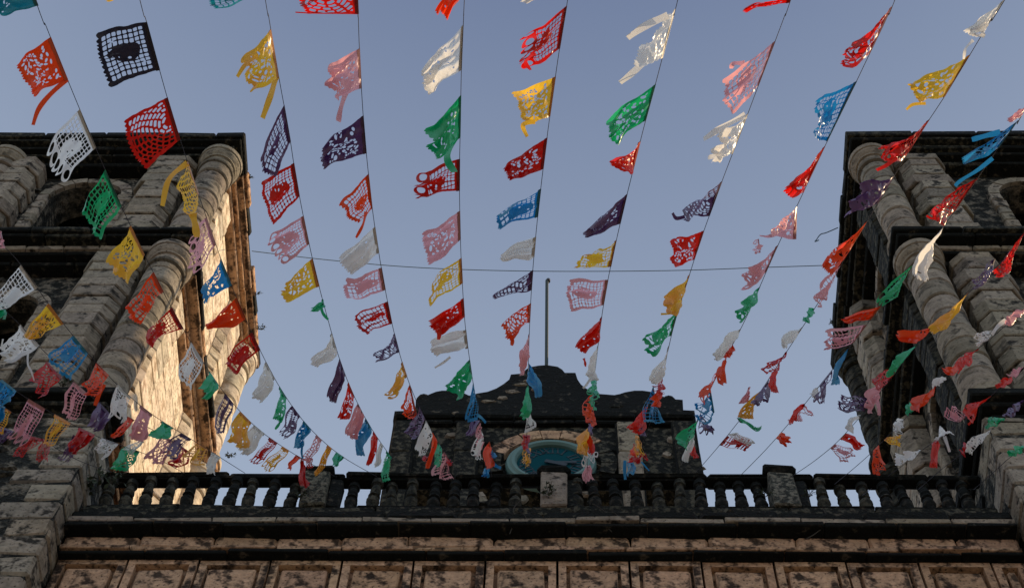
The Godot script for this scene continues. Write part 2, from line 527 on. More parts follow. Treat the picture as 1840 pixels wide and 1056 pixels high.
func build_gable():
	var o := thing("clock_gable", "blackened scrolled stone gable standing behind the balustrade and framing a clock", "gable", Vector3(0, 15.3, -10.4))
	var b := put("wall", slab(PackedVector2Array([Vector2(-1.893, 2.538), Vector2(-1.891, 2.759), Vector2(-1.978, 4.051), Vector2(1.812, 4.064), Vector2(1.748, 2.776), Vector2(1.757, 2.555)]), -0.6, 0.0, Color(1, 1, 1)), stone_mats.moss, o)
	put("crest", slab(PackedVector2Array([Vector2(-1.983, 4.109), Vector2(-1.983, 4.363), Vector2(-1.722, 4.379), Vector2(-1.735, 4.653), Vector2(-1.561, 4.840), Vector2(-1.492, 4.903), Vector2(-1.415, 4.935), Vector2(-1.285, 4.935), Vector2(-1.168, 4.904), Vector2(-1.055, 4.795), Vector2(-0.949, 4.858), Vector2(-0.821, 4.905), Vector2(-0.709, 5.000), Vector2(-0.618, 5.128), Vector2(-0.548, 5.256), Vector2(-0.529, 5.403), Vector2(-0.360, 5.436), Vector2(-0.340, 5.535), Vector2(-0.289, 5.618), Vector2(-0.163, 5.668), Vector2(-0.052, 5.685), Vector2(0.089, 5.635), Vector2(0.148, 5.552), Vector2(0.184, 5.454), Vector2(0.324, 5.454), Vector2(0.350, 5.259), Vector2(0.392, 5.114), Vector2(0.455, 5.003), Vector2(0.540, 4.909), Vector2(0.632, 4.846), Vector2(0.817, 4.816), Vector2(0.890, 4.847), Vector2(0.956, 4.894), Vector2(1.080, 4.942), Vector2(1.188, 4.942), Vector2(1.287, 4.911), Vector2(1.410, 4.802), Vector2(1.526, 4.709), Vector2(1.688, 4.686), Vector2(1.676, 4.405), Vector2(1.816, 4.390), Vector2(1.816, 4.122)]), -0.42, 0.02), stone_mats.black, o)
	for q in [Vector2(-0.62, 4.72), Vector2(-0.5, 4.9), Vector2(-0.4, 5.1), Vector2(-0.26, 5.2), Vector2(-0.8, 4.62), Vector2(0.82, 4.5), Vector2(-0.2, 4.95), Vector2(0.55, 4.6), Vector2(1.1, 4.35), Vector2(-1.2, 4.3)]:
		put("stone", cobble(rng.randf_range(0.1, 0.24), rng.randf_range(0.06, 0.12), 0.02), stone_mats.grey if q.x < 0.0 else stone_mats.moss, b, Vector3(q.x, q.y, 0.018))
	var xl: float = -1.969
	var xr: float = 1.796
	var yt: float = 4.131
	for i in 5:
		var w := (xr - xl) / 5.0
		put("band_stone", stone_block(Vector3(w - 0.01, 0.11, 0.5), 0.02, 0.008), stone_mats.black, b, Vector3(xl + w * (i + 0.5), yt - 0.02, -0.13))
		put("band_stone", stone_block(Vector3(w - 0.01, 0.08, 0.4), 0.015, 0.008), stone_mats.black, b, Vector3(xl + w * (i + 0.5) + 0.002, yt - 0.12, -0.13))
	# end pilasters and the pale stones of the wall
	for px in [xl + 0.16, xl + 0.95, xr - 0.85, xr - 0.16]:
		var pil := put("pilaster", stone_block(Vector3(0.3, yt - 0.2, 0.14), 0.02, 0.006), stone_mats.black, o, Vector3(px, (yt - 0.2) / 2, 0.05))
		for k in 5:
			var hh := (yt - 0.25) / 5.0
			put("stone", stone_block(Vector3(0.27 + rng.randf_range(-0.03, 0.02), hh - 0.015, 0.05), 0.012, 0.01, 0.6, 1.15), stone_mats.grey if (px > 0.5 and px < 1.2) or k == 1 else stone_mats.moss, pil, Vector3(rng.randf_range(-0.01, 0.01), -(yt - 0.2) / 2 + hh * (k + 0.5), 0.075))
	for k in 70:
		var x := rng.randf_range(xl + 0.1, xr - 0.1)
		var y := rng.randf_range(0.4, yt - 0.3)
		put("stone", cobble(rng.randf_range(0.12, 0.3), rng.randf_range(0.1, 0.2), 0.04), stone_mats.grey if rng.randf() < 0.45 else stone_mats.black, b, Vector3(x, y, -0.004))
	var cy: float = 2.924
	var ar := put("arch", voussoir(0.59, 0.6, 0.0, PI, 0.0, 0.05), stone_mats.grey, o, Vector3(0, cy, 0))
	for k in 11:
		var t0 := -0.35 + (PI + 0.7) * k / 11.0
		put("arch_stone", voussoir(0.6, 0.79 + rng.randf_range(-0.02, 0.02), t0 + 0.01, t0 + (PI + 0.7) / 11.0 - 0.01, 0.0, 0.1 + rng.randf_range(-0.01, 0.01)), stone_mats.pink if k > 2 and k < 9 else stone_mats.moss, ar)
	for q in [Vector2(-1.666, 4.970), Vector2(1.536, 4.933)]:
		put("ball", lathe([Vector2(0.001, -0.13), Vector2(0.07, -0.1), Vector2(0.1, -0.05), Vector2(0.105, 0.0), Vector2(0.09, 0.06), Vector2(0.05, 0.095), Vector2(0.001, 0.11)], 12), stone_mats.black, o, Vector3(q.x, q.y + 0.07, -0.2))
	# the clock
	var K := 0.92
	var c := thing("wall_clock", "round teal clock face with Roman numerals set into the gable", "clock", Vector3(0, 15.3 + cy, -10.38))
	c.scale = Vector3(K, K, 1)
	var face := Basis(Vector3.RIGHT, PI / 2)
	put("rim", lathe([Vector2(0.44, 0.05), Vector2(0.445, 0.09), Vector2(0.47, 0.12), Vector2(0.51, 0.125), Vector2(0.54, 0.1), Vector2(0.57, 0.09), Vector2(0.59, 0.05), Vector2(0.59, -0.03)], 48), stone_mats.rim, c, Vector3.ZERO, face)
	var dial := put("dial", lathe([Vector2(0.0, 0.055), Vector2(0.45, 0.055)], 48), stone_mats.dial, c, Vector3.ZERO, face)
	var font := SystemFont.new()
	font.font_names = PackedStringArray(["Droid Serif"])
	var rom := ["XII", "I", "II", "III", "IIII", "V", "VI", "VII", "VIII", "IX", "X", "XI"]
	for k in 12:
		var tm := TextMesh.new()
		tm.font = font
		tm.text = rom[k]
		tm.font_size = 32
		tm.pixel_size = 0.0056
		tm.depth = 0.004
		var ang := -TAU * k / 12.0
		put("numeral", tm, stone_mats.hand, dial, Vector3(0.33 * sin(-ang), 0.06, -0.33 * cos(ang)), Basis(Vector3.UP, ang) * Basis(Vector3.RIGHT, -PI / 2))
	for hnd in [[0.33, 0.022, -PI * 0.5], [0.22, 0.035, -PI * 0.62]]:
		var hs := Shape.new()
		hs.box(Vector3(0, 0, -hnd[0] / 2 + 0.04), Vector3(hnd[1] * 2, 0.008, hnd[0] + 0.08))
		put("hand", hs.done(), stone_mats.hand, c, Vector3(0, 0, 0.075 + hnd[1] * 0.3), face * Basis(Vector3.UP, hnd[2]))
	var pole := thing("flag_pole", "bare dark metal pole rising above the clock gable", "pole", Vector3(-0.06047, 21.35440, -10.60000))
	put("shaft", lathe([Vector2(0.024, -0.2), Vector2(0.024, 2.95), Vector2(0.0, 2.95)], 10), stone_mats.pole, pole)
	put("finial", lathe([Vector2(0.0, 2.9), Vector2(0.032, 2.92), Vector2(0.032, 2.98), Vector2(0.0, 3.0)], 10), stone_mats.cord, pole, Vector3(0.02, 0, 0))

# ------------------------------------------------------------------ the towers
func build_tower(which: String, cx: float, hx: float, ox_world: float):
	var left := which == "left"
	var hz := 1.95
	var zc := -10.42
	var inner := 1.0 if left else -1.0        # the side that faces the other tower
	var lab := "left church bell tower, its inner side coloured pale as if sunlit, front grey and black" if left else "right church bell tower in shade with arched opening and corner columns"
	var o := thing("church_tower", lab, "bell tower", Vector3(cx, GROUND, zc))
	var up := 1.6
	var side_mat: Material = stone_mats.sunlit_cream if left else stone_mats.rubble  # left inner wall: sun-bleached look comes from the colour itself
	var trim_side: Material = stone_mats.sunlit_ochre if left else stone_mats.black  # left cornice sides get the colour with warm sun in it
	# lower body
	var bx := hx - 0.13
	var bz := hz - 0.22
	var s := Shape.new()
	s.box(Vector3(0, (16.3 + up) / 2, 0), Vector3(bx * 2, 16.3 + up, bz * 2))
	var body := put("lower_wall", s.done(), stone_mats.rubble, o)
	var y := 12.7 + up
	var k := 0
	while y < 16.25 + up:
		var h := rng.randf_range(0.28, 0.36)
		h = minf(h, 16.28 + up - y)
		var lx := (0.62 if k % 2 else 0.4) * rng.randf_range(0.9, 1.12)
		var lz := 0.36 if k % 2 else 0.62
		put("quoin", stone_block(Vector3(lx, h - 0.014, lz), 0.03, 0.014, 0.75, 1.1), stone_mats.grey, body, Vector3(inner * (bx + 0.02 - lx / 2), y + h / 2, bz + 0.02 - lz / 2))
		y += h
		k += 1
	for i in 120:
		var p := Vector3(rng.randf_range(-bx + 0.1, bx - 0.75) * inner, rng.randf_range(12.9, 16.2) + up, bz)
		put("stone", cobble(rng.randf_range(0.12, 0.42), rng.randf_range(0.08, 0.2), rng.randf_range(0.03, 0.09)), stone_mats.grey if rng.randf() < 0.28 else stone_mats.rubble, body, p)
	for i in 24:
		var p := Vector3(inner * bx, rng.randf_range(14.0, 16.2) + up, rng.randf_range(-bz + 0.2, bz - 0.6))
		put("stone", cobble(rng.randf_range(0.15, 0.4), rng.randf_range(0.1, 0.2), 0.03), stone_mats.black, body, p, Basis(Vector3.UP, inner * PI / 2))
	# cornices: stacked courses of stones, each course stepping out over the one below
	cornice(o, hx, hz, 16.3 + up, [[-0.2, 0.09], [-0.1, 0.08], [0.0, 0.13], [-0.05, 0.08]], inner, trim_side, 1)
	cornice(o, hx, hz, 20.78 + up, [[-0.36, 0.08], [-0.24, 0.07], [-0.2, 0.1], [-0.06, 0.07], [0.0, 0.12]], inner, trim_side, 2)
	cornice(o, hx, hz, 24.5 + up, [[-0.34, 0.1], [-0.22, 0.08], [-0.14, 0.1], [-0.04, 0.07], [0.0, 0.18]], inner, trim_side, 3)
	# the two storeys
	for st in [[16.66, 20.8, 0.34, 19.75], [21.2, 24.5, 0.5, 23.65]]:
		var y0: float = st[0] + up
		var y1: float = st[1] + up
		var r: float = st[2]
		var spring: float = st[3] + up
		var ox := ox_world - cx
		for f in 4:
			var turn := Basis(Vector3.UP, f * PI / 2)
			var half := (hx if f % 2 == 0 else hz) - 0.5
			var flush := left and f == 1
			var off := (hz if f % 2 == 0 else hx) - (0.36 if flush else 0.55)
			var is_side := f == (1 if left else 3)
			var blind := left and is_side
			var ww := half + 0.14 if f % 2 == 0 else half - 0.31
			var fo := ox if f == 0 else 0.0
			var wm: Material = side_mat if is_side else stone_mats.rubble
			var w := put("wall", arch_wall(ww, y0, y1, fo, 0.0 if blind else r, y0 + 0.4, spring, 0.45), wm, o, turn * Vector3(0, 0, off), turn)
			if f == 2 or (f % 2 == 1 and not is_side):
				continue
			if not blind:
				var nv := 9
				for i in nv:
					put("arch_stone", voussoir(r + 0.015, r + 0.17, PI * i / nv + 0.012, PI * (i + 1) / nv - 0.012, 0.0, 0.06 + rng.randf_range(0, 0.015)), stone_mats.grey, w, Vector3(fo, spring, 0))
				for sg in [-1.0, 1.0]:
					var yy := spring - 0.26
					while yy > y0 + 0.45:
						put("jamb_stone", stone_block(Vector3(0.19 + rng.randf_range(-0.03, 0.05), 0.24, 0.1), 0.015, 0.008), stone_mats.grey, w, Vector3(fo + sg * (r + 0.1), yy + 0.12, 0.03))
						yy -= 0.255
			if blind:
				var ya := y0
				while ya < y1 - 0.1:
					var ha := minf(rng.randf_range(0.3, 0.4), y1 - ya)
					var xa := -ww
					while xa < ww - 0.02:
						var wa := minf(rng.randf_range(0.4, 0.75), ww - xa)
						put("stone", stone_block(Vector3(wa - 0.007, ha - 0.007, 0.06), 0.006, 0.003, 0.86, 1.06), wm, w, Vector3(xa + wa / 2, ya + ha / 2, -0.018 + rng.randf_range(-0.003, 0.004)))
						xa += wa
					ya += ha
			# stones showing through the render of the wall
			for i in (30 if not blind else 0):
				var p := Vector3(rng.randf_range(-ww + 0.1, ww - 0.1), rng.randf_range(y0 + 0.5, y1 - 0.1), 0.0)
				if absf(p.x - fo) < r + 0.26 and p.y < spring + r + 0.25 and not blind:
					continue
				put("stone", cobble(rng.randf_range(0.14, 0.34), rng.randf_range(0.1, 0.2), rng.randf_range(0.02, 0.05)), stone_mats.grey if rng.randf() < 0.35 and not is_side else wm, w, p)
			# pilasters of chamfered blocks beside each corner column
			for sg in [-1.0, 1.0]:
				var wide := hx if f % 2 == 0 else hz
				var px: float = sg * (wide - 0.33 - 0.68)
				if absf(px - fo) < r + 0.3 and not blind:
					px = fo + sg * (r + 0.62)
				var pz := off
				var pm: Material = stone_mats.grey if not (left and is_side) else stone_mats.sunlit_cream
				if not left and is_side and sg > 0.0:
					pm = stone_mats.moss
				var cs := Shape.new()
				cs.box(Vector3(0, (y0 + y1) / 2, 0.0 if flush else 0.1), Vector3(0.4, y1 - y0 - 0.01, 0.2))
				var pil := put("pilaster", cs.done(), stone_mats.black if not flush else pm, o, turn * Vector3(px, 0, pz), turn)
				var yy := y0
				var q := 0
				while yy < y1 - 0.05:
					var h := minf(rng.randf_range(0.24, 0.36), y1 - yy)
					if y1 - yy - h < 0.1:
						h = y1 - yy
					var e := rng.randf_range(-0.03, 0.03) + (0.03 if q % 3 == 1 else 0.0)
					var fw := 0.2 + e
					var bw := 0.33 + e
					var fd := (0.14 if flush else 0.37) + rng.randf_range(-0.014, 0.014)
					var cd := 0.03 if flush else 0.22
					var ol := [Vector2(-bw, 0.0), Vector2(-bw, cd), Vector2(-fw, fd), Vector2(fw, fd), Vector2(bw, cd), Vector2(bw, 0.0)]
					put("stone", prism(ol, yy + 0.009, yy + h - 0.009, 0.018, tone(0.6, 1.12)), pm, pil)
					yy += h
					q += 1
		for sx in [-1.0, 1.0]:
			for sz in [-1.0, 1.0]:
				if sz < 0 and sx != inner:
					continue
				column(o, Vector3(sx * (hx - 0.31), 0, sz * (hz - 0.33)), y0, y1, stone_mats.sunlit_cream if left and sz < 0 else (stone_mats.moss if sz < 0 else stone_mats.grey))  # left rear column: sunlight in the colour; right one simply darker stone
	# floors close the storeys, so the openings look into the dark
	var fl := Shape.new()
	for yy in [16.5, 20.95, 24.75]:
		fl.box(Vector3(0, yy + up, 0), Vector3(hx * 2 - 1.2, 0.3, hz * 2 - 1.2))
	put("floor_slab", fl.done(), stone_mats.rubble, o)
	# parapet course on top
	var tp := Shape.new()
	tp.box(Vector3(0, 25.05 + up, 0), Vector3(hx * 2 - 0.3, 0.1, hz * 2 - 0.3))
	put("roof", tp.done(), stone_mats.black, o)

func cornice(o: Node, hx: float, hz: float, yb: float, steps: Array, inner: float, side_mat: Material, level: int):
	var side_lip: Material = stone_mats.pink if side_mat == stone_mats.sunlit_ochre else stone_mats.moss  # pink lips on the left also carry the painted sun warmth
	var total := 0.0
	for st in steps:
		total += st[1]
	var cs := Shape.new()
	cs.box(Vector3(0, yb + total / 2, 0), Vector3(hx * 2 - 1.1, total, hz * 2 - 1.1))
	var c := put("cornice", cs.done(), stone_mats.black, o)
	var y := yb
	var idx := 0
	for st in steps:
		var ex: float = hx + st[0]
		var ez: float = hz + st[0]
		var h: float = st[1]
		var dep: float = 0.62 + st[0]
		var pale := level == 2 and idx == 2
		var last := idx == steps.size() - 1
				# front run
		var x := -ex
		var len := 0.42 if pale else 0.85
		while x < ex - 0.02:
			var w := minf(len * rng.randf_range(0.85, 1.2), ex - x)
			if ex - x - w < 0.2:
				w = ex - x
			var fm: Material = stone_mats.grey if pale else (stone_mats.moss if rng.randf() < 0.3 else stone_mats.black)
			var dy := rng.randf_range(-0.03, 0.0) if last else 0.0
			put("cornice_stone", stone_block(Vector3(w - 0.008, h - 0.004 + dy, dep), 0.014, 0.007), fm, c, Vector3(x + w / 2, y + (h + dy) / 2, ez - dep / 2))
			x += w
		# inner side run, worn and uneven
		var z: float = ez - dep - 0.004
		while z > -ez + 0.02:
			var w := minf(rng.randf_range(0.28, 0.6) if last else rng.randf_range(0.7, 1.2), z + ez)
			if z + ez - w < 0.25:
				w = z + ez
			var eo := rng.randf_range(-0.018, 0.008)
			if last:
				eo = rng.randf_range(-0.075, 0.015)
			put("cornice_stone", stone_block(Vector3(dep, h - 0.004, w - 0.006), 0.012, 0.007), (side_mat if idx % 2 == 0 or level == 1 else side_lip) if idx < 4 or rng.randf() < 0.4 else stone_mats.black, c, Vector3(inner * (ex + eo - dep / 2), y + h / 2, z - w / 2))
			z -= w
		# the outer side and the back, out of sight
		var r := Shape.new()
		r.box(Vector3(-inner * (ex - dep / 2), y + h / 2, -(dep + 0.004) / 2), Vector3(dep, h - 0.004, ez * 2 - dep - 0.004))
		r.box(Vector3(0, y + h / 2, -ez + dep / 2), Vector3(ex * 2 - dep * 2 - 0.01, h - 0.004, dep))
		put("far_course", r.done(), stone_mats.black, c)
		y += h
		idx += 1

func column(o: Node, at: Vector3, y0: float, y1: float, m: Material):
	var r := 0.235
	var col := put("column", lathe([Vector2(r * 0.86, y0), Vector2(r * 0.86, y1 - 0.05)], 20), stone_mats.black, o, at)
	put("base", lathe([Vector2(0.001, y0), Vector2(r * 1.32, y0), Vector2(r * 1.35, y0 + 0.08), Vector2(r * 1.15, y0 + 0.13), Vector2(r * 1.22, y0 + 0.18), Vector2(r, y0 + 0.22)], 24, tone()), m, col)
	var top := y1 - 0.52
	var y := y0 + 0.22
	while y < top - 0.02:
		var h := minf(rng.randf_range(0.3, 0.46), top - y)
		if top - y - h < 0.15:
			h = top - y
		var e := rng.randf_range(-0.012, 0.01)
		var b := 0.02
		put("drum", lathe([Vector2(r * 0.85, y + 0.003), Vector2(r + e - b, y + 0.01), Vector2(r + e, y + 0.01 + b), Vector2(r + e, y + h - 0.01 - b), Vector2(r + e - b, y + h - 0.01), Vector2(r * 0.85, y + h - 0.003)], 24, tone(0.62, 1.08)), m, col, Vector3(rng.randf_range(-0.005, 0.005), 0, rng.randf_range(-0.005, 0.005)))
		y += h
	put("necking", lathe([Vector2(r * 0.95, top), Vector2(r * 1.12, top + 0.015), Vector2(r * 1.16, top + 0.05), Vector2(r * 1.12, top + 0.085), Vector2(r * 0.98, top + 0.095)], 24, tone(0.5, 0.8)), m, col)
	put("capital", lathe([Vector2(r * 0.98, top + 0.095), Vector2(r * 0.98, top + 0.24), Vector2(r * 1.1, top + 0.25), Vector2(r * 1.1, top + 0.28), Vector2(r * 1.2, top + 0.31), Vector2(r * 1.3, top + 0.36), Vector2(r * 1.3, top + 0.4), Vector2(r * 1.38, top + 0.41), Vector2(r * 1.38, y1 - 0.004), Vector2(0.001, y1 - 0.004)], 28, tone(0.85, 1.1)), m, col)

# ------------------------------------------------------------------ wires and weeds
func build_extras():
	var w := put("overhead_wire", tube(curve_points([Vector3(-4.592, 24.751, -10.300), Vector3(-3.283, 24.376, -10.300), Vector3(-1.915, 24.097, -10.300), Vector3(-0.248, 23.969, -10.300), Vector3(1.737, 23.988, -10.300), Vector3(3.236, 24.113, -10.300), Vector3(4.256, 24.197, -10.300)], 6), 0.0065), stone_mats.wire)
	tag(w, "thin slack wire stretched between the two towers", "wire")
	var b := put("broken_wire", tube(curve_points([Vector3(4.250, 24.197, -9.700), Vector3(4.049, 23.999, -9.700), Vector3(3.958, 23.934, -9.700), Vector3(3.855, 23.618, -9.650), Vector3(3.807, 23.460, -9.620), Vector3(3.864, 23.474, -9.600)], 5), 0.008), stone_mats.wire)
	tag(b, "short broken wire sticking out from the right tower's cornice", "wire")
	for q in [[Vector3(-4.582, 15.278, -9.000), 0.30, "dark weed at the left end of the balustrade beside the quoins"], [Vector3(-2.526, 15.269, -9.060), 0.14, "spiky weed at the foot of the left balustrade pier"], [Vector3(-4.482, 21.160, -11.900), 0.16, "leafy sprig growing beside the left tower just above the balustrade"], [Vector3(-0.028, 15.336, -9.040), 0.16, "weed in front of the middle balustrade pier"], [Vector3(2.158, 15.309, -9.050), 0.12, "weed between baluster and right balustrade pier"], [Vector3(2.601, 15.328, -9.060), 0.10, "small weed right of the right balustrade pier"], [Vector3(-4.600, 24.900, -11.700), 0.14, "tuft on the left tower's outer cornice edge, lower one"], [Vector3(-4.600, 24.900, -11.100), 0.10, "tuft on the left tower's cornice edge near the wire"], [Vector3(-4.600, 24.950, -9.200), 0.10, "tuft on the left tower's top corner edge"], [Vector3(4.420, 24.900, -11.600), 0.12, "tuft on the right tower's cornice edge"], [Vector3(-5.201, 16.546, -8.450), 0.14, "weed on the ledge below the left tower's corner column"], [Vector3(-4.480, 15.445, -9.000), 0.20, "second dark weed at the left end of the balustrade"]]:
		weed(q[0], q[1], q[2])
	for q in [[Vector3(2.848, 14.206, -9.120), 0.20, "dry vine trailing over the frieze panels, leftmost of the right cluster"], [Vector3(2.977, 14.187, -9.120), -0.30, "dry vine on the frieze with a hooked tip, right cluster"], [Vector3(3.483, 14.229, -9.120), 0.30, "dry vine slanting right across the last frieze panels"], [Vector3(3.689, 14.211, -9.120), -0.20, "rightmost dry vine on the frieze"], [Vector3(0.410, 14.918, -8.900), 0.20, "pale root hanging over the cornice right of the middle pier"], [Vector3(-0.302, 14.968, -8.900), -0.20, "thin root hanging over the cornice left of the middle pier"], [Vector3(2.659, 14.825, -8.900), 0.10, "thin root hanging over the cornice right of the right pier"]]:
		var pts: Array = [q[0]]
		var p: Vector3 = q[0]
		var d := Vector3(q[1], -0.6, 0)
		for i in 6:
			d.x += rng.randf_range(-0.35, 0.35)
			p += d.normalized() * rng.randf_range(0.07, 0.13)
			pts.append(p)
		var v := thing("dry_vine", q[2], "vine", q[0], "dry vines on the cornice")
		var loc := []
		for a in pts:
			loc.append(a - q[0])
		put("stem", tube(curve_points(loc, 3), 0.006), stone_mats.twig, v)
		var br := [loc[2], loc[2] + Vector3(0.09, -0.05, 0.02), loc[2] + Vector3(0.13, -0.16, 0.02)]
		put("side_shoot", tube(curve_points(br, 3), 0.004), stone_mats.twig, v)

func weed(at: Vector3, size: float, label: String):
	var o := thing("weed", label, "weed", at, "weeds rooted in the stonework")
	var lv := Shape.new()
	var st := Shape.new()
	for i in 7:
		var dir := Vector3(rng.randf_range(-1, 1), rng.randf_range(0.2, 1.2), rng.randf_range(-0.2, 1)).normalized()
		var tip := dir * size * rng.randf_range(0.6, 1.0)
		var t := tube(PackedVector3Array([Vector3.ZERO, tip * 0.6 + Vector3(0, 0.02, 0), tip]), 0.003, 4)
		var a := t.surface_get_arrays(0)
		st.v.append_array(a[Mesh.ARRAY_VERTEX])
		st.n.append_array(a[Mesh.ARRAY_NORMAL])
		for k in 7:
			var c := tip * rng.randf_range(0.3, 1.05)
			var d := Vector3(rng.randf_range(-1, 1), rng.randf_range(-0.6, 1), rng.randf_range(-1, 1)).normalized() * size * 0.26
			var e := d.cross(Vector3(rng.randf(), rng.randf(), rng.randf())).normalized() * size * 0.07
			lv.tri(c, c + d * 0.5 + e, c + d)
			lv.tri(c, c + d, c + d * 0.5 - e)
	put("stems", st.done(), stone_mats.twig, o).set_meta("kind", "stuff")
	put("leaves", lv.done(), stone_mats.leaf, o).set_meta("kind", "stuff")

# ------------------------------------------------------------------ cords and banners
func cord(ctrl: Array, label: String):
	var c := put("bunting_cord", tube(curve_points(ctrl, 5), 0.0031), stone_mats.cord)
	tag(c, label, "cord", "cords strung to the balustrade")

# where the film is cut away: a field on a grid, above zero where film remains
func field(style: String, variant: int, nu: int, nv: int) -> PackedFloat32Array:
	var key := "%s%d_%d" % [style, variant, nu]
	if fields.has(key):
		return fields[key]
	var r := RandomNumberGenerator.new()
	r.seed = hash(style) + variant * 97
	var f := PackedFloat32Array()
	f.resize((nu + 1) * (nv + 1))
	f.fill(1.0)
	var fine := 2 if nu > 45 else (1 if nu > 35 else 0)
	var cols: int = [8, 9, 7, 8][variant % 4] + fine
	var rows: int = [6, 7, 6, 7][variant % 4] + fine
	var figs := []
	for i in 3:
		figs.append([Vector2(0.5 + r.randf_range(-0.16, 0.16), 0.5 + r.randf_range(-0.14, 0.14)), r.randf_range(0.09, 0.2), r.randf_range(0.1, 0.26), r.randf_range(0, PI)])
	var lobes := r.randi_range(5, 7)
	for j in nv + 1:
		for i in nu + 1:
			var u := float(i) / nu
			var v := float(j) / nv
			var g := 1.0
			var lace_end := 0.74 if style == "L" else 0.9
			var inside := minf(minf(u - 0.06, 0.94 - u), minf(v - 0.1, lace_end - v))
			if style == "G" or style == "L":
				var gx := fposmod((u - 0.06) / 0.88 * cols, 1.0) - 0.5
				var gy := fposmod((v - 0.1) / (lace_end - 0.1) * rows, 1.0) - 0.5
				var hole := minf(0.375 - absf(gx), 0.375 - absf(gy)) * 0.12
				var fig := -1.0
				for q in figs:
					var d: Vector2 = (Vector2(u, v) - q[0]).rotated(q[3])
					fig = maxf(fig, 1.0 - Vector2(d.x / q[1], d.y / q[2]).length())
				g = -minf(minf(hole, inside), -fig * 0.1)
			elif style == "D":
				var c := Vector2(u - 0.5, (v - (0.1 if variant % 2 else 0.55)) * 0.9)
				var rad := c.length() * (13.0 if variant % 2 else 11.0)
				var ring := floorf(rad)
				var n := maxf(5.0, ring * 4.0)
				var aa := fposmod((c.angle() / TAU + ring * 0.13) * n, 1.0) - 0.5
				var hole := minf(0.36 - absf(aa), 0.32 - absf(fposmod(rad, 1.0) - 0.5)) * 0.1
				if ring < 1.0:
					hole = -1.0
				g = -minf(hole, inside)
			if style == "L" and v > 0.7:
				var lx := fposmod(u * lobes, 1.0) - 0.5
				var ly := (v - 0.8) * 4.2
				var el := Vector2(lx * 2.0, ly / 0.85).length()
				var lobe := minf(1.0 - el if v > 0.8 else 1.0 - absf(lx) * 1.9, 1.0)
				g = minf(lobe * 0.2, 1.0)
				var eye := Vector2(lx * 2.0, (v - 0.84) * 4.2 / 0.6).length()
				g = minf(g, (eye - 0.62) * 0.2)
			elif v > 0.88:
				var sc := 0.94 + 0.05 * absf(sin(PI * u * (lobes * 2 + 3)))
				g = minf(g, (sc - v) * 1.0 + 0.002)
			f[j * (nu + 1) + i] = g
	var cuts := 0
	if style == "F":
		cuts = 64
	elif style == "S":
		cuts = 24
	elif style == "G" or style == "L":
		cuts = 18
	elif style == "Z":
		cuts = 4
	if nu < 40 and style != "F":
		cuts = int(cuts * 0.35)
	for q in cuts:
		var c := Vector2(r.randf_range(0.1, 0.9), r.randf_range(0.16, 0.85 if style != "L" else 0.66))
		var ra := r.randf_range(0.025, 0.07) * (1.0 if style == "F" else 0.6)
		var rb := r.randf_range(0.016, 0.033) * (1.0 if style == "F" else 0.8)
		var an := r.randf_range(0, PI)
		for j in range(maxi(0, int((c.y - 0.1) * nv)), mini(nv, int((c.y + 0.1) * nv) + 1) + 1):
			for i in range(maxi(0, int((c.x - 0.1) * nu)), mini(nu, int((c.x + 0.1) * nu) + 1) + 1):
				var d := (Vector2(float(i) / nu, float(j) / nv) - c).rotated(an)
				var e := (Vector2(d.x / ra, d.y / rb).length() - 1.0) * rb
				var id := j * (nu + 1) + i
				f[id] = minf(f[id], maxf(e, 0.012 - f[id]) if f[id] < 0.03 and style != "S" else e)
	fields[key] = f
	return f

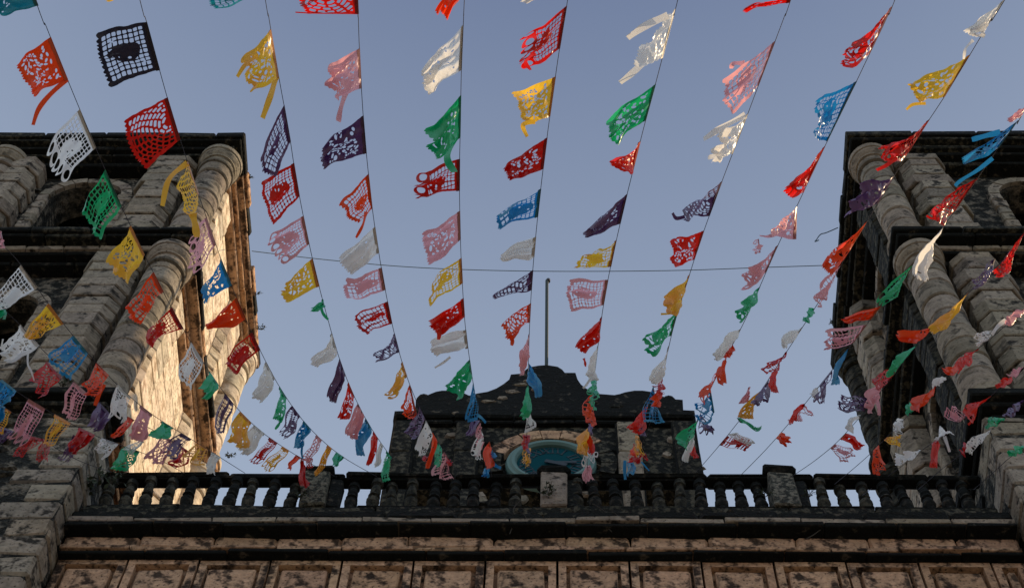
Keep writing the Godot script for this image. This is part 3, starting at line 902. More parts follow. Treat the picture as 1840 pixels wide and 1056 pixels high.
func film_sheet(p0: Vector3, p1: Vector3, q0: Vector3, q1: Vector3, style: String, nu: int, nv: int, sd: int) -> ArrayMesh:
	rng.seed = 1000 + sd
	var f := field(style, rng.randi() % 4, nu, nv)
	var flip := rng.randf() < 0.5
	var nat := 0.42
	var nrm := (p1 - p0 + q1 - q0).cross(q0 - p0 + q1 - p1).normalized()
	var drop := (q0 + q1 - p0 - p1) * 0.5
	var hang := drop.normalized()
	var k1 := rng.randf_range(1.0, 2.2)
	var k2 := rng.randf_range(2.4, 4.2)
	var a1 := rng.randf() * TAU
	var a2 := rng.randf() * TAU
	var a3 := rng.randf() * TAU
	var sh := rng.randf_range(-2.5, 2.5)
	var wild := 1.0
	if style == "Z":
		wild = 1.7
	elif style == "S":
		wild = 1.25
	var belly := rng.randf_range(0.0, 0.05)
	var pos := PackedVector3Array()
	pos.resize((nu + 1) * (nv + 1))
	for j in nv + 1:
		var v := float(j) / nv
		var wide := lerpf((p1 - p0).length(), (q1 - q0).length(), v)
		var slack := clampf(1.0 - wide / nat, 0.0, 0.85)
		var amp := (0.018 + 0.07 * slack) * wild * pow(v, 0.7)
		for i in nu + 1:
			var u := float(i) / nu
			var b := p0.lerp(p1, u).lerp(q0.lerp(q1, u), v)
			amp = minf(amp, 0.17 * wide)
			var d := amp * (sin(TAU * k1 * u + a1 + sh * v) + 0.5 * sin(TAU * k2 * u + a2 - sh * 1.4 * v))
			d += minf(0.035 * wild, 0.11 * drop.length()) * sin(PI * 1.3 * v + a3) * v
			d += 0.012 * wild * minf(1.0, wide / 0.4) * crinkle.get_noise_3d(u + sd * 3.7, v, 0.0) * minf(1.0, v * 4.0)
			var side := 0.014 * sin(TAU * 1.6 * v + a2) * v
			pos[j * (nu + 1) + i] = b + nrm * d + hang * (belly * sin(PI * u) * v) + (p1 - p0).normalized() * side
	var nor := PackedVector3Array()
	nor.resize(pos.size())
	for j in nv + 1:
		for i in nu + 1:
			var du := pos[j * (nu + 1) + mini(i + 1, nu)] - pos[j * (nu + 1) + maxi(i - 1, 0)]
			var dv := pos[mini(j + 1, nv) * (nu + 1) + i] - pos[maxi(j - 1, 0) * (nu + 1) + i]
			nor[j * (nu + 1) + i] = dv.cross(du).normalized()
	var V := PackedVector3Array()
	var N := PackedVector3Array()
	var W := nu + 1
	for j in nv:
		for i in nu:
			var id := [j * W + i, j * W + i + 1, (j + 1) * W + i + 1, (j + 1) * W + i]
			var fv := []
			var plus := 0
			for q in 4:
				var ii: int = id[q] % W
				var jj: int = id[q] / W
				var val := f[jj * W + (nu - ii if flip else ii)]
				fv.append(val)
				if val > 0.0:
					plus += 1
			if plus == 0:
				continue
			if plus == 4:
				for q in [0, 1, 2, 0, 2, 3]:
					V.append(pos[id[q]])
					N.append(nor[id[q]])
				continue
			var pv := PackedVector3Array()
			var pn := PackedVector3Array()
			for q in 4:
				var e := (q + 1) % 4
				var fa: float = fv[q]
				var fb: float = fv[e]
				if fa > 0.0:
					pv.append(pos[id[q]])
					pn.append(nor[id[q]])
				if (fa > 0.0) != (fb > 0.0):
					var t := fa / (fa - fb)
					pv.append(pos[id[q]].lerp(pos[id[e]], t))
					pn.append(nor[id[q]].lerp(nor[id[e]], t))
			for q in range(1, pv.size() - 1):
				for w in [0, q, q + 1]:
					V.append(pv[w])
					N.append(pn[w])
	return raw_mesh(V, N)

func raw_mesh(V: PackedVector3Array, N: PackedVector3Array) -> ArrayMesh:
	var a := []
	a.resize(Mesh.ARRAY_MAX)
	a[Mesh.ARRAY_VERTEX] = V
	a[Mesh.ARRAY_NORMAL] = N
	var m := ArrayMesh.new()
	m.add_surface_from_arrays(Mesh.PRIMITIVE_TRIANGLES, a)
	return m

func ribbon(ctrl: Array, width: float, sd: int) -> ArrayMesh:
	rng.seed = 7000 + sd
	var c := curve_points(ctrl, 6)
	var V := PackedVector3Array()
	var N := PackedVector3Array()
	var tw := rng.randf_range(-0.9, 0.9)
	var rows := []
	for i in c.size():
		var t := float(i) / (c.size() - 1)
		var d := (c[mini(i + 1, c.size() - 1)] - c[maxi(i - 1, 0)]).normalized()
		var a := d.cross(LOOK).normalized().rotated(d, tw * sin(PI * 1.4 * t))
		var w := width * (1.0 - 0.25 * t + 0.1 * sin(9.0 * t + sd))
		rows.append([c[i] - a * w / 2, c[i] + a * w / 2, d.cross(a).normalized()])
	for i in c.size() - 1:
		var p = rows[i]
		var q = rows[i + 1]
		for e in [[p[0], p[2]], [p[1], p[2]], [q[1], q[2]], [p[0], p[2]], [q[1], q[2]], [q[0], q[2]]]:
			V.append(e[0])
			N.append(e[1])
	return raw_mesh(V, N)

var flag_no := 0
func flag(tint: String, style: String, res: int, p0: Vector3, p1: Vector3, q0: Vector3, q1: Vector3, label: String, strips := []):
	flag_no += 1
	var o := thing("paper_banner", label, "banner", p0, "cut-paper banners hung on the cords")
	var nu := res
	var nv := int(res * 0.85)
	put("sheet", film_sheet(Vector3.ZERO, p1, q0, q1, style, nu, nv, flag_no), film_mats[tint], o)
	# the folded hem that holds the cord
	var h0 := q0.normalized() * 0.028
	var h1 := (q1 - p1).normalized() * 0.028
	var e := (p1.cross(q0)).normalized() * 0.0025
	var V := PackedVector3Array()
	var N := PackedVector3Array()
	for sg in [-1.0, 1.0]:
		var a: Vector3 = e * sg - h0 * 0.15
		var b: Vector3 = p1 + e * sg - h1 * 0.15
		for w in [a, b, p1 + h1 + e * sg, a, p1 + h1 + e * sg, h0 + e * sg]:
			V.append(w)
			N.append(-e.normalized())
	put("hem", raw_mesh(V, N), film_mats[tint + "h"], o)
	for s in strips:
		put("torn_strip", ribbon(s[1], s[0], flag_no), film_mats[tint], o)

func build_cords():
	cord([Vector3(-10.274, 13.858, -1.483), Vector3(-7.198, 13.617, -5.081), Vector3(-5.352, 14.232, -7.241), Vector3(-5.274, 14.273, -7.332), Vector3(-5.195, 14.315, -7.426), Vector3(-5.116, 14.360, -7.522), Vector3(-5.041, 14.409, -7.624), Vector3(-4.974, 14.465, -7.740), Vector3(-4.915, 14.529, -7.868), Vector3(-4.855, 14.595, -7.998), Vector3(-4.782, 14.656, -8.114), Vector3(-4.702, 14.714, -8.222), Vector3(-4.613, 14.767, -8.319), Vector3(-4.517, 14.814, -8.403), Vector3(-4.412, 14.853, -8.472), Vector3(-4.567, 15.800, -9.060)], "lowest of the thin cords that enter at the left edge of the view")
	cord([Vector3(-9.101, 13.608, -0.326), Vector3(-6.687, 13.411, -4.381), Vector3(-5.239, 14.052, -6.814), Vector3(-5.146, 14.116, -6.970), Vector3(-5.052, 14.183, -7.130), Vector3(-4.954, 14.254, -7.290), Vector3(-4.843, 14.320, -7.436), Vector3(-4.721, 14.384, -7.572), Vector3(-4.596, 14.449, -7.707), Vector3(-4.466, 14.514, -7.839), Vector3(-4.329, 14.577, -7.962), Vector3(-4.185, 14.644, -8.076), Vector3(-4.061, 14.809, -8.236), Vector3(-3.957, 15.059, -8.449), Vector3(-3.866, 15.353, -8.706), Vector3(-3.808, 15.780, -9.060)], "third of the thin cords that enter at the left edge of the view")
	cord([Vector3(-9.377, 13.878, 0.413), Vector3(-6.662, 13.324, -3.580), Vector3(-5.033, 13.752, -5.976), Vector3(-4.912, 13.810, -6.153), Vector3(-4.790, 13.872, -6.334), Vector3(-4.677, 13.942, -6.528), Vector3(-4.582, 14.025, -6.746), Vector3(-4.475, 14.112, -6.961), Vector3(-4.372, 14.209, -7.190), Vector3(-4.250, 14.304, -7.402), Vector3(-4.092, 14.390, -7.574), Vector3(-3.955, 14.599, -7.804), Vector3(-3.844, 14.924, -8.102), Vector3(-3.737, 15.285, -8.437), Vector3(-3.618, 15.607, -8.769), Vector3(-3.471, 15.839, -9.060)], "second of the thin cords that enter at the left edge of the view")
	cord([Vector3(-10.488, 14.322, 0.166), Vector3(-6.993, 13.382, -3.292), Vector3(-4.896, 13.578, -5.366), Vector3(-4.727, 13.623, -5.534), Vector3(-4.584, 13.678, -5.730), Vector3(-4.483, 13.753, -5.978), Vector3(-4.391, 13.841, -6.244), Vector3(-4.291, 13.937, -6.514), Vector3(-4.181, 14.040, -6.784), Vector3(-4.060, 14.153, -7.058), Vector3(-3.942, 14.334, -7.362), Vector3(-3.841, 14.664, -7.735), Vector3(-3.728, 15.078, -8.133), Vector3(-3.585, 15.464, -8.516), Vector3(-3.397, 15.696, -8.826), Vector3(-3.172, 15.783, -9.060)], "highest of the thin cords that enter at the left edge of the view")
	cord([Vector3(-5.883, 14.973, 4.486), Vector3(-4.725, 13.430, -0.368), Vector3(-4.030, 13.265, -3.281), Vector3(-3.948, 13.286, -3.625), Vector3(-3.864, 13.321, -3.979), Vector3(-3.778, 13.371, -4.346), Vector3(-3.692, 13.436, -4.728), Vector3(-3.606, 13.540, -5.132), Vector3(-3.541, 13.774, -5.598), Vector3(-3.488, 14.120, -6.129), Vector3(-3.429, 14.527, -6.711), Vector3(-3.340, 14.927, -7.309), Vector3(-3.181, 15.208, -7.854), Vector3(-2.948, 15.444, -8.345), Vector3(-2.629, 15.662, -8.764), Vector3(-2.240, 15.730, -9.060)], "leftmost of the thin cords that enter at the top edge of the view")
	cord([Vector3(-3.785, 12.943, 4.253), Vector3(-3.446, 12.753, -0.451), Vector3(-3.243, 13.400, -3.273), Vector3(-3.216, 13.532, -3.647), Vector3(-3.194, 13.692, -4.042), Vector3(-3.171, 13.876, -4.460), Vector3(-3.139, 14.082, -4.899), Vector3(-3.094, 14.289, -5.354), Vector3(-3.039, 14.465, -5.817), Vector3(-2.964, 14.605, -6.277), Vector3(-2.868, 14.763, -6.755), Vector3(-2.761, 14.952, -7.258), Vector3(-2.628, 15.175, -7.781), Vector3(-2.438, 15.423, -8.303), Vector3(-2.166, 15.666, -8.770), Vector3(-1.796, 15.720, -9.060)], "second of the thin cords that enter at the top edge of the view")
	cord([Vector3(-3.138, 15.851, 4.499), Vector3(-2.656, 14.288, -0.470), Vector3(-2.367, 14.110, -3.451), Vector3(-2.336, 14.128, -3.774), Vector3(-2.311, 14.158, -4.108), Vector3(-2.281, 14.199, -4.452), Vector3(-2.250, 14.254, -4.807), Vector3(-2.231, 14.323, -5.179), Vector3(-2.205, 14.410, -5.567), Vector3(-2.172, 14.515, -5.971), Vector3(-2.132, 14.642, -6.394), Vector3(-2.082, 14.793, -6.839), Vector3(-2.025, 14.974, -7.311), Vector3(-1.939, 15.185, -7.803), Vector3(-1.811, 15.426, -8.310), Vector3(-1.680, 16.117, -9.060)], "third of the thin cords that enter at the top edge of the view")
	cord([Vector3(-1.244, 15.842, 4.525), Vector3(-1.453, 14.284, -0.462), Vector3(-1.578, 14.110, -3.454), Vector3(-1.592, 14.129, -3.791), Vector3(-1.599, 14.161, -4.138), Vector3(-1.601, 14.205, -4.497), Vector3(-1.599, 14.264, -4.869), Vector3(-1.589, 14.339, -5.256), Vector3(-1.575, 14.433, -5.660), Vector3(-1.550, 14.547, -6.084), Vector3(-1.517, 14.686, -6.531), Vector3(-1.474, 14.854, -7.003), Vector3(-1.406, 15.053, -7.501), Vector3(-1.300, 15.286, -8.021), Vector3(-1.146, 15.552, -8.556), Vector3(-0.943, 15.770, -9.060)], "fourth of the thin cords that enter at the top edge of the view")
	cord([Vector3(-0.184, 15.844, 4.512), Vector3(-0.506, 14.285, -0.469), Vector3(-0.699, 14.110, -3.458), Vector3(-0.720, 14.129, -3.785), Vector3(-0.744, 14.159, -4.122), Vector3(-0.761, 14.202, -4.470), Vector3(-0.777, 14.258, -4.832), Vector3(-0.795, 14.329, -5.209), Vector3(-0.805, 14.419, -5.602), Vector3(-0.810, 14.528, -6.016), Vector3(-0.809, 14.661, -6.453), Vector3(-0.801, 14.821, -6.916), Vector3(-0.772, 15.014, -7.408), Vector3(-0.733, 15.247, -7.938), Vector3(-0.682, 15.530, -8.514), Vector3(-0.608, 15.726, -9.060)], "fifth of the thin cords that enter at the top edge of the view")
	cord([Vector3(1.302, 15.848, 4.444), Vector3(0.590, 14.287, -0.497), Vector3(0.163, 14.110, -3.461), Vector3(0.117, 14.129, -3.782), Vector3(0.066, 14.158, -4.111), Vector3(0.021, 14.199, -4.453), Vector3(-0.024, 14.254, -4.807), Vector3(-0.066, 14.323, -5.176), Vector3(-0.106, 14.409, -5.562), Vector3(-0.142, 14.514, -5.968), Vector3(-0.173, 14.643, -6.397), Vector3(-0.196, 14.798, -6.853), Vector3(-0.213, 14.987, -7.342), Vector3(-0.226, 15.215, -7.870), Vector3(-0.242, 15.495, -8.447), Vector3(-0.259, 15.796, -9.060)], "sixth of the thin cords that enter at the top edge of the view")
	cord([Vector3(2.767, 15.852, 4.341), Vector3(1.711, 14.288, -0.538), Vector3(1.078, 14.110, -3.465), Vector3(1.009, 14.129, -3.784), Vector3(0.938, 14.158, -4.111), Vector3(0.866, 14.199, -4.450), Vector3(0.791, 14.252, -4.800), Vector3(0.720, 14.321, -5.166), Vector3(0.649, 14.405, -5.548), Vector3(0.582, 14.510, -5.951), Vector3(0.519, 14.636, -6.377), Vector3(0.470, 14.791, -6.833), Vector3(0.436, 14.979, -7.324), Vector3(0.404, 15.209, -7.855), Vector3(0.376, 15.490, -8.436), Vector3(0.374, 15.799, -9.060)], "seventh of the thin cords that enter at the top edge of the view")
	cord([Vector3(4.096, 15.853, 4.240), Vector3(2.791, 14.289, -0.578), Vector3(2.009, 14.110, -3.469), Vector3(1.921, 14.130, -3.793), Vector3(1.824, 14.159, -4.123), Vector3(1.726, 14.201, -4.465), Vector3(1.627, 14.256, -4.819), Vector3(1.524, 14.325, -5.186), Vector3(1.423, 14.411, -5.571), Vector3(1.326, 14.517, -5.977), Vector3(1.239, 14.647, -6.411), Vector3(1.153, 14.805, -6.873), Vector3(1.093, 15.001, -7.377), Vector3(1.038, 15.241, -7.926), Vector3(0.939, 15.527, -8.509), Vector3(0.790, 15.743, -9.060)], "eighth of the thin cords that enter at the top edge of the view")
	cord([Vector3(4.781, 14.409, 4.087), Vector3(3.575, 13.707, -0.628), Vector3(2.851, 14.045, -3.456), Vector3(2.765, 14.128, -3.795), Vector3(2.648, 14.159, -4.121), Vector3(2.530, 14.200, -4.457), Vector3(2.407, 14.253, -4.803), Vector3(2.287, 14.321, -5.165), Vector3(2.169, 14.405, -5.545), Vector3(2.044, 14.506, -5.938), Vector3(1.930, 14.630, -6.357), Vector3(1.816, 14.781, -6.805), Vector3(1.682, 14.955, -7.264), Vector3(1.550, 15.159, -7.745), Vector3(1.442, 15.422, -8.303), Vector3(1.361, 15.977, -9.060)], "ninth of the thin cords that enter at the top edge of the view")
	cord([Vector3(7.049, 14.871, 3.855), Vector3(4.857, 13.393, -0.624), Vector3(3.543, 13.266, -3.311), Vector3(3.394, 13.291, -3.614), Vector3(3.285, 13.457, -3.970), Vector3(3.196, 13.745, -4.377), Vector3(3.094, 14.073, -4.811), Vector3(2.975, 14.316, -5.243), Vector3(2.826, 14.429, -5.647), Vector3(2.668, 14.540, -6.060), Vector3(2.511, 14.676, -6.500), Vector3(2.338, 14.836, -6.957), Vector3(2.158, 15.029, -7.445), Vector3(1.967, 15.260, -7.967), Vector3(1.746, 15.527, -8.508), Vector3(1.492, 15.804, -9.060)], "rightmost of the thin cords that enter at the top edge of the view")
	cord([Vector3(6.386, 14.422, 3.314), Vector3(4.777, 13.275, -1.368), Vector3(3.811, 13.346, -4.177), Vector3(3.713, 13.389, -4.462), Vector3(3.581, 13.438, -4.736), Vector3(3.474, 13.582, -5.054), Vector3(3.391, 13.855, -5.432), Vector3(3.305, 14.198, -5.845), Vector3(3.195, 14.523, -6.261), Vector3(3.052, 14.724, -6.644), Vector3(2.892, 14.856, -7.009), Vector3(2.730, 15.009, -7.396), Vector3(2.556, 15.182, -7.797), Vector3(2.377, 15.384, -8.225), Vector3(2.180, 15.612, -8.670), Vector3(1.945, 15.749, -9.060)], "highest of the thin cords that enter at the right edge of the view")
	cord([Vector3(7.139, 13.883, 1.735), Vector3(5.180, 13.219, -2.710), Vector3(4.004, 13.581, -5.376), Vector3(3.907, 13.640, -5.598), Vector3(3.796, 13.703, -5.814), Vector3(3.677, 13.809, -6.037), Vector3(3.579, 14.045, -6.315), Vector3(3.498, 14.347, -6.639), Vector3(3.418, 14.656, -6.984), Vector3(3.335, 14.922, -7.332), Vector3(3.242, 15.122, -7.666), Vector3(3.122, 15.262, -7.971), Vector3(2.997, 15.414, -8.286), Vector3(2.854, 15.574, -8.599), Vector3(2.678, 15.728, -8.884), Vector3(2.454, 15.717, -9.060)], "second of the thin cords that enter at the right edge of the view")
	cord([Vector3(8.356, 13.795, 0.259), Vector3(5.746, 13.337, -3.772), Vector3(4.179, 13.822, -6.191), Vector3(4.075, 13.878, -6.351), Vector3(3.965, 13.935, -6.509), Vector3(3.859, 14.004, -6.675), Vector3(3.769, 14.156, -6.878), Vector3(3.697, 14.380, -7.126), Vector3(3.638, 14.642, -7.408), Vector3(3.580, 14.913, -7.707), Vector3(3.512, 15.173, -8.007), Vector3(3.430, 15.393, -8.293), Vector3(3.330, 15.549, -8.550), Vector3(3.216, 15.678, -8.793), Vector3(3.090, 15.811, -9.032), Vector3(2.890, 15.584, -9.060)], "third of the thin cords that enter at the right edge of the view")
	cord([Vector3(8.400, 13.652, -0.511), Vector3(5.850, 13.442, -4.487), Vector3(4.319, 14.076, -6.872), Vector3(4.231, 14.132, -7.009), Vector3(4.139, 14.189, -7.144), Vector3(4.058, 14.257, -7.297), Vector3(3.980, 14.350, -7.463), Vector3(3.911, 14.506, -7.657), Vector3(3.854, 14.713, -7.885), Vector3(3.800, 14.952, -8.133), Vector3(3.736, 15.207, -8.380), Vector3(3.669, 15.454, -8.632), Vector3(3.596, 15.674, -8.880), Vector3(3.501, 15.844, -9.097), Vector3(3.392, 15.958, -9.286), Vector3(3.136, 15.363, -9.060)], "fourth of the thin cords that enter at the right edge of the view")
	cord([Vector3(7.966, 13.498, -0.769), Vector3(5.745, 13.497, -4.849), Vector3(4.413, 14.257, -7.297), Vector3(4.355, 14.305, -7.403), Vector3(4.298, 14.355, -7.512), Vector3(4.241, 14.408, -7.623), Vector3(4.182, 14.462, -7.734), Vector3(4.121, 14.520, -7.846), Vector3(4.067, 14.608, -7.974), Vector3(4.023, 14.729, -8.125), Vector3(3.982, 14.877, -8.288), Vector3(3.941, 15.045, -8.462), Vector3(3.903, 15.229, -8.648), Vector3(3.867, 15.420, -8.844), Vector3(3.832, 15.613, -9.047), Vector3(3.715, 15.476, -9.060)], "fifth of the thin cords that enter at the right edge of the view")
	cord([Vector3(8.030, 13.462, -1.552), Vector3(5.866, 13.683, -5.556), Vector3(4.567, 14.575, -7.958), Vector3(4.535, 14.606, -8.017), Vector3(4.503, 14.637, -8.078), Vector3(4.469, 14.668, -8.137), Vector3(4.433, 14.698, -8.193), Vector3(4.397, 14.729, -8.250), Vector3(4.364, 14.764, -8.313), Vector3(4.335, 14.802, -8.382), Vector3(4.307, 14.841, -8.451), Vector3(4.278, 14.882, -8.523), Vector3(4.251, 14.934, -8.599), Vector3(4.227, 14.996, -8.682), Vector3(4.204, 15.067, -8.771), Vector3(4.276, 15.479, -9.060)], "lowest of the thin cords that enter at the right edge of the view")

func build_flags():
	flag("Y", "G", 64, Vector3(-5.164, 14.333, -7.463), Vector3(0.120, 0.074, -0.157), Vector3(-0.145, -0.150, -0.330), Vector3(0.105, -0.207, -0.211), "lattice-cut yellow banner, topmost on the lowest left-edge cord, above a purple one")
	flag("V", "F", 34, Vector3(-5.143, 14.349, -7.743), Vector3(0.089, 0.078, -0.098), Vector3(0.015, -0.262, -0.013), Vector3(0.039, -0.175, -0.088), "open-cut purple banner below yellow and above red on the lowest left-edge cord")
	flag("R", "D", 46, Vector3(-4.932, 14.536, -7.950), Vector3(0.092, 0.073, -0.073), Vector3(-0.113, -0.274, -0.035), Vector3(-0.042, -0.192, -0.120), "finely slotted red banner below purple and above red on the lowest left-edge cord")
	flag("R", "D", 34, Vector3(-4.846, 14.603, -8.013), Vector3(0.054, 0.045, -0.086), Vector3(-0.002, -0.267, -0.025), Vector3(0.115, -0.207, -0.081), "finely slotted red banner, last at the lower end of the lowest left-edge cord")
	flag("B", "F", 46, Vector3(-5.023, 14.205, -7.179), Vector3(0.101, 0.069, -0.157), Vector3(-0.081, -0.283, -0.107), Vector3(0.081, -0.187, -0.157), "open-cut blue banner, topmost on the third left-edge cord, above a blue one")
	flag("B", "Z", 34, Vector3(-5.116, 14.164, -7.388), Vector3(0.089, 0.048, -0.082), Vector3(-0.006, -0.269, -0.029), Vector3(0.146, -0.216, -0.103), "crumpled blue banner below another blue and above pink on the third left-edge cord")
	flag("P", "L", 64, Vector3(-4.838, 14.323, -7.442), Vector3(0.122, 0.064, -0.136), Vector3(-0.184, -0.158, -0.345), Vector3(-0.091, -0.090, -0.471), "loop-edged pink banner below blue and above yellow on the third left-edge cord")
	flag("Y", "G", 46, Vector3(-4.646, 14.423, -7.654), Vector3(0.122, 0.063, -0.128), Vector3(-0.034, -0.282, -0.158), Vector3(0.013, -0.211, -0.224), "lattice-cut yellow banner below pink and above red on the third left-edge cord")
	flag("R", "S", 46, Vector3(-4.461, 14.517, -7.844), Vector3(0.125, 0.057, -0.112), Vector3(-0.042, -0.283, -0.057), Vector3(0.014, -0.222, -0.170), "lightly pierced red banner below yellow and above purple on the third left-edge cord")
	flag("V", "L", 34, Vector3(-4.510, 14.480, -7.902), Vector3(0.056, 0.022, -0.080), Vector3(-0.064, -0.287, -0.066), Vector3(0.020, -0.261, -0.137), "loop-edged purple banner below red and above white on the third left-edge cord")
	flag("W", "F", 34, Vector3(-4.279, 14.597, -8.001), Vector3(0.129, 0.079, -0.111), Vector3(0.001, -0.232, 0.053), Vector3(0.048, -0.191, -0.138), "open-cut white banner below purple and above green on the third left-edge cord")
	flag("G", "F", 34, Vector3(-4.107, 14.732, -8.166), Vector3(0.093, 0.178, -0.156), Vector3(-0.077, -0.277, -0.043), Vector3(-0.005, -0.108, -0.216), "open-cut green banner below white and above white on the third left-edge cord")
	flag("W", "F", 34, Vector3(-3.993, 14.911, -8.191), Vector3(0.018, 0.052, -0.048), Vector3(-0.101, -0.237, 0.048), Vector3(-0.022, -0.203, -0.041), "open-cut white banner, last at the lower end of the third left-edge cord")
	flag("G", "Z", 34, Vector3(-4.875, 13.828, -6.208), Vector3(0.101, 0.052, -0.150), Vector3(0.010, -0.299, -0.098), Vector3(0.149, -0.187, -0.113), "crumpled green banner, topmost on the second left-edge cord, above a white one")
	flag("W", "F", 46, Vector3(-4.690, 13.932, -6.501), Vector3(0.113, 0.097, -0.254), Vector3(-0.100, -0.281, -0.104), Vector3(-0.075, -0.140, -0.320), "torn white banner below green and above red on the second left-edge cord", [[0.019, [Vector3(0.013, 0.068, -0.313), Vector3(0.023, -0.002, -0.388), Vector3(0.061, -0.049, -0.434), Vector3(0.097, -0.112, -0.500)]], [0.016, [Vector3(-0.084, -0.243, -0.022), Vector3(-0.089, -0.280, -0.060), Vector3(-0.090, -0.306, -0.087)]]])
	flag("R", "D", 34, Vector3(-4.543, 14.069, -6.929), Vector3(0.091, 0.084, -0.206), Vector3(-0.025, -0.280, -0.051), Vector3(0.017, -0.203, -0.270), "finely slotted red banner below white and above pink on the second left-edge cord")
	flag("P", "G", 46, Vector3(-4.363, 14.218, -7.210), Vector3(0.089, 0.071, -0.159), Vector3(-0.058, -0.263, -0.194), Vector3(-0.014, -0.195, -0.308), "lattice-cut pink banner below red and above purple on the second left-edge cord")
	flag("V", "S", 46, Vector3(-4.197, 14.333, -7.465), Vector3(0.092, 0.047, -0.171), Vector3(-0.028, -0.301, -0.100), Vector3(0.035, -0.224, -0.202), "lightly pierced purple banner below pink and above orange on the second left-edge cord")
	flag("O", "F", 34, Vector3(-3.988, 14.530, -7.736), Vector3(0.037, 0.081, -0.080), Vector3(-0.068, -0.279, -0.046), Vector3(-0.045, -0.189, -0.107), "open-cut orange banner below purple and above pink on the second left-edge cord")
	flag("P", "D", 46, Vector3(-3.807, 15.049, -8.216), Vector3(0.046, 0.158, -0.146), Vector3(-0.093, -0.284, -0.099), Vector3(0.034, -0.144, -0.249), "finely slotted pink banner below orange and above red on the second left-edge cord")
	flag("R", "G", 34, Vector3(-3.708, 15.375, -8.526), Vector3(0.051, 0.142, -0.146), Vector3(-0.073, -0.265, -0.016), Vector3(-0.056, -0.131, -0.178), "lattice-cut red banner, last at the lower end of the second left-edge cord")
	flag("P", "G", 34, Vector3(-4.654, 13.657, -5.496), Vector3(0.014, -0.006, -0.141), Vector3(0.005, -0.250, 0.015), Vector3(0.046, -0.229, -0.068), "lattice-cut pink banner, topmost on the highest left-edge cord, above a white one")
	flag("W", "G", 64, Vector3(-4.538, 13.708, -5.833), Vector3(0.091, 0.078, -0.247), Vector3(-0.190, -0.191, -0.212), Vector3(-0.212, -0.013, -0.433), "lattice-cut white banner below pink and above yellow on the highest left-edge cord")
	flag("Y", "F", 46, Vector3(-4.387, 13.845, -6.256), Vector3(0.086, 0.083, -0.234), Vector3(-0.225, -0.129, -0.246), Vector3(-0.082, -0.169, -0.249), "open-cut yellow banner below white and above blue on the highest left-edge cord")
	flag("B", "G", 46, Vector3(-4.244, 13.980, -6.630), Vector3(0.088, 0.084, -0.214), Vector3(-0.202, -0.226, -0.098), Vector3(-0.045, -0.173, -0.359), "lattice-cut blue banner below yellow and above orange on the highest left-edge cord")
	flag("O", "D", 46, Vector3(-4.104, 14.113, -6.963), Vector3(0.077, 0.072, -0.167), Vector3(-0.044, -0.280, -0.050), Vector3(-0.030, -0.211, -0.248), "torn orange banner below blue and above white on the highest left-edge cord", [[0.044, [Vector3(0.032, 0.040, -0.236), Vector3(-0.000, -0.032, -0.305), Vector3(-0.027, -0.106, -0.379)]]])
	flag("W", "L", 46, Vector3(-3.975, 14.261, -7.261), Vector3(0.064, 0.160, -0.209), Vector3(-0.071, -0.283, -0.137), Vector3(0.070, -0.143, -0.313), "loop-edged white banner below orange and above pink on the highest left-edge cord")
	flag("P", "S", 46, Vector3(-3.868, 14.567, -7.633), Vector3(0.053, 0.201, -0.205), Vector3(-0.059, -0.271, -0.178), Vector3(0.026, -0.098, -0.322), "lightly pierced pink banner below white and above green on the highest left-edge cord")
	flag("G", "Z", 34, Vector3(-3.770, 14.931, -7.995), Vector3(0.059, 0.202, -0.190), Vector3(-0.052, -0.270, -0.028), Vector3(-0.044, -0.040, -0.153), "crumpled green banner below pink and above purple on the highest left-edge cord")
	flag("V", "L", 34, Vector3(-3.670, 15.257, -8.304), Vector3(0.057, 0.148, -0.149), Vector3(-0.143, -0.271, -0.044), Vector3(-0.061, -0.131, -0.226), "loop-edged purple banner below green and above yellow on the highest left-edge cord")
	flag("Y", "G", 34, Vector3(-3.571, 15.492, -8.547), Vector3(0.069, 0.109, -0.131), Vector3(-0.078, -0.260, -0.004), Vector3(0.053, -0.172, -0.186), "lattice-cut yellow banner below purple and above white on the highest left-edge cord")
	flag("W", "S", 34, Vector3(-3.469, 15.640, -8.731), Vector3(0.072, 0.057, -0.095), Vector3(-0.048, -0.273, -0.035), Vector3(0.052, -0.227, -0.155), "lightly pierced white banner, last at the lower end of the highest left-edge cord")
	flag("T", "S", 64, Vector3(-4.048, 13.285, -3.233), Vector3(0.060, -0.011, -0.226), Vector3(-0.378, -0.046, -0.083), Vector3(-0.175, -0.220, -0.239), "lightly pierced teal banner, topmost on the leftmost top-edge cord, above a orange one")
	flag("O", "F", 64, Vector3(-3.926, 13.294, -3.716), Vector3(0.085, 0.038, -0.357), Vector3(-0.248, -0.179, -0.158), Vector3(-0.147, -0.178, -0.422), "torn orange banner below teal and above white on the leftmost top-edge cord", [[0.043, [Vector3(0.080, 0.040, -0.354), Vector3(-0.039, -0.076, -0.448), Vector3(-0.112, -0.171, -0.534), Vector3(-0.142, -0.267, -0.633)]]])
	flag("W", "L", 64, Vector3(-3.782, 13.368, -4.330), Vector3(0.079, 0.058, -0.347), Vector3(-0.279, -0.132, -0.282), Vector3(-0.181, -0.055, -0.587), "loop-edged white banner below orange and above green on the leftmost top-edge cord")
	flag("G", "G", 64, Vector3(-3.657, 13.466, -4.881), Vector3(0.070, 0.121, -0.366), Vector3(-0.176, -0.144, -0.315), Vector3(-0.091, -0.104, -0.570), "lattice-cut green banner below white and above yellow on the leftmost top-edge cord")
	flag("Y", "F", 64, Vector3(-3.556, 13.700, -5.470), Vector3(0.039, 0.213, -0.352), Vector3(-0.159, -0.180, -0.260), Vector3(-0.035, -0.074, -0.508), "open-cut yellow banner below green and above orange on the leftmost top-edge cord")
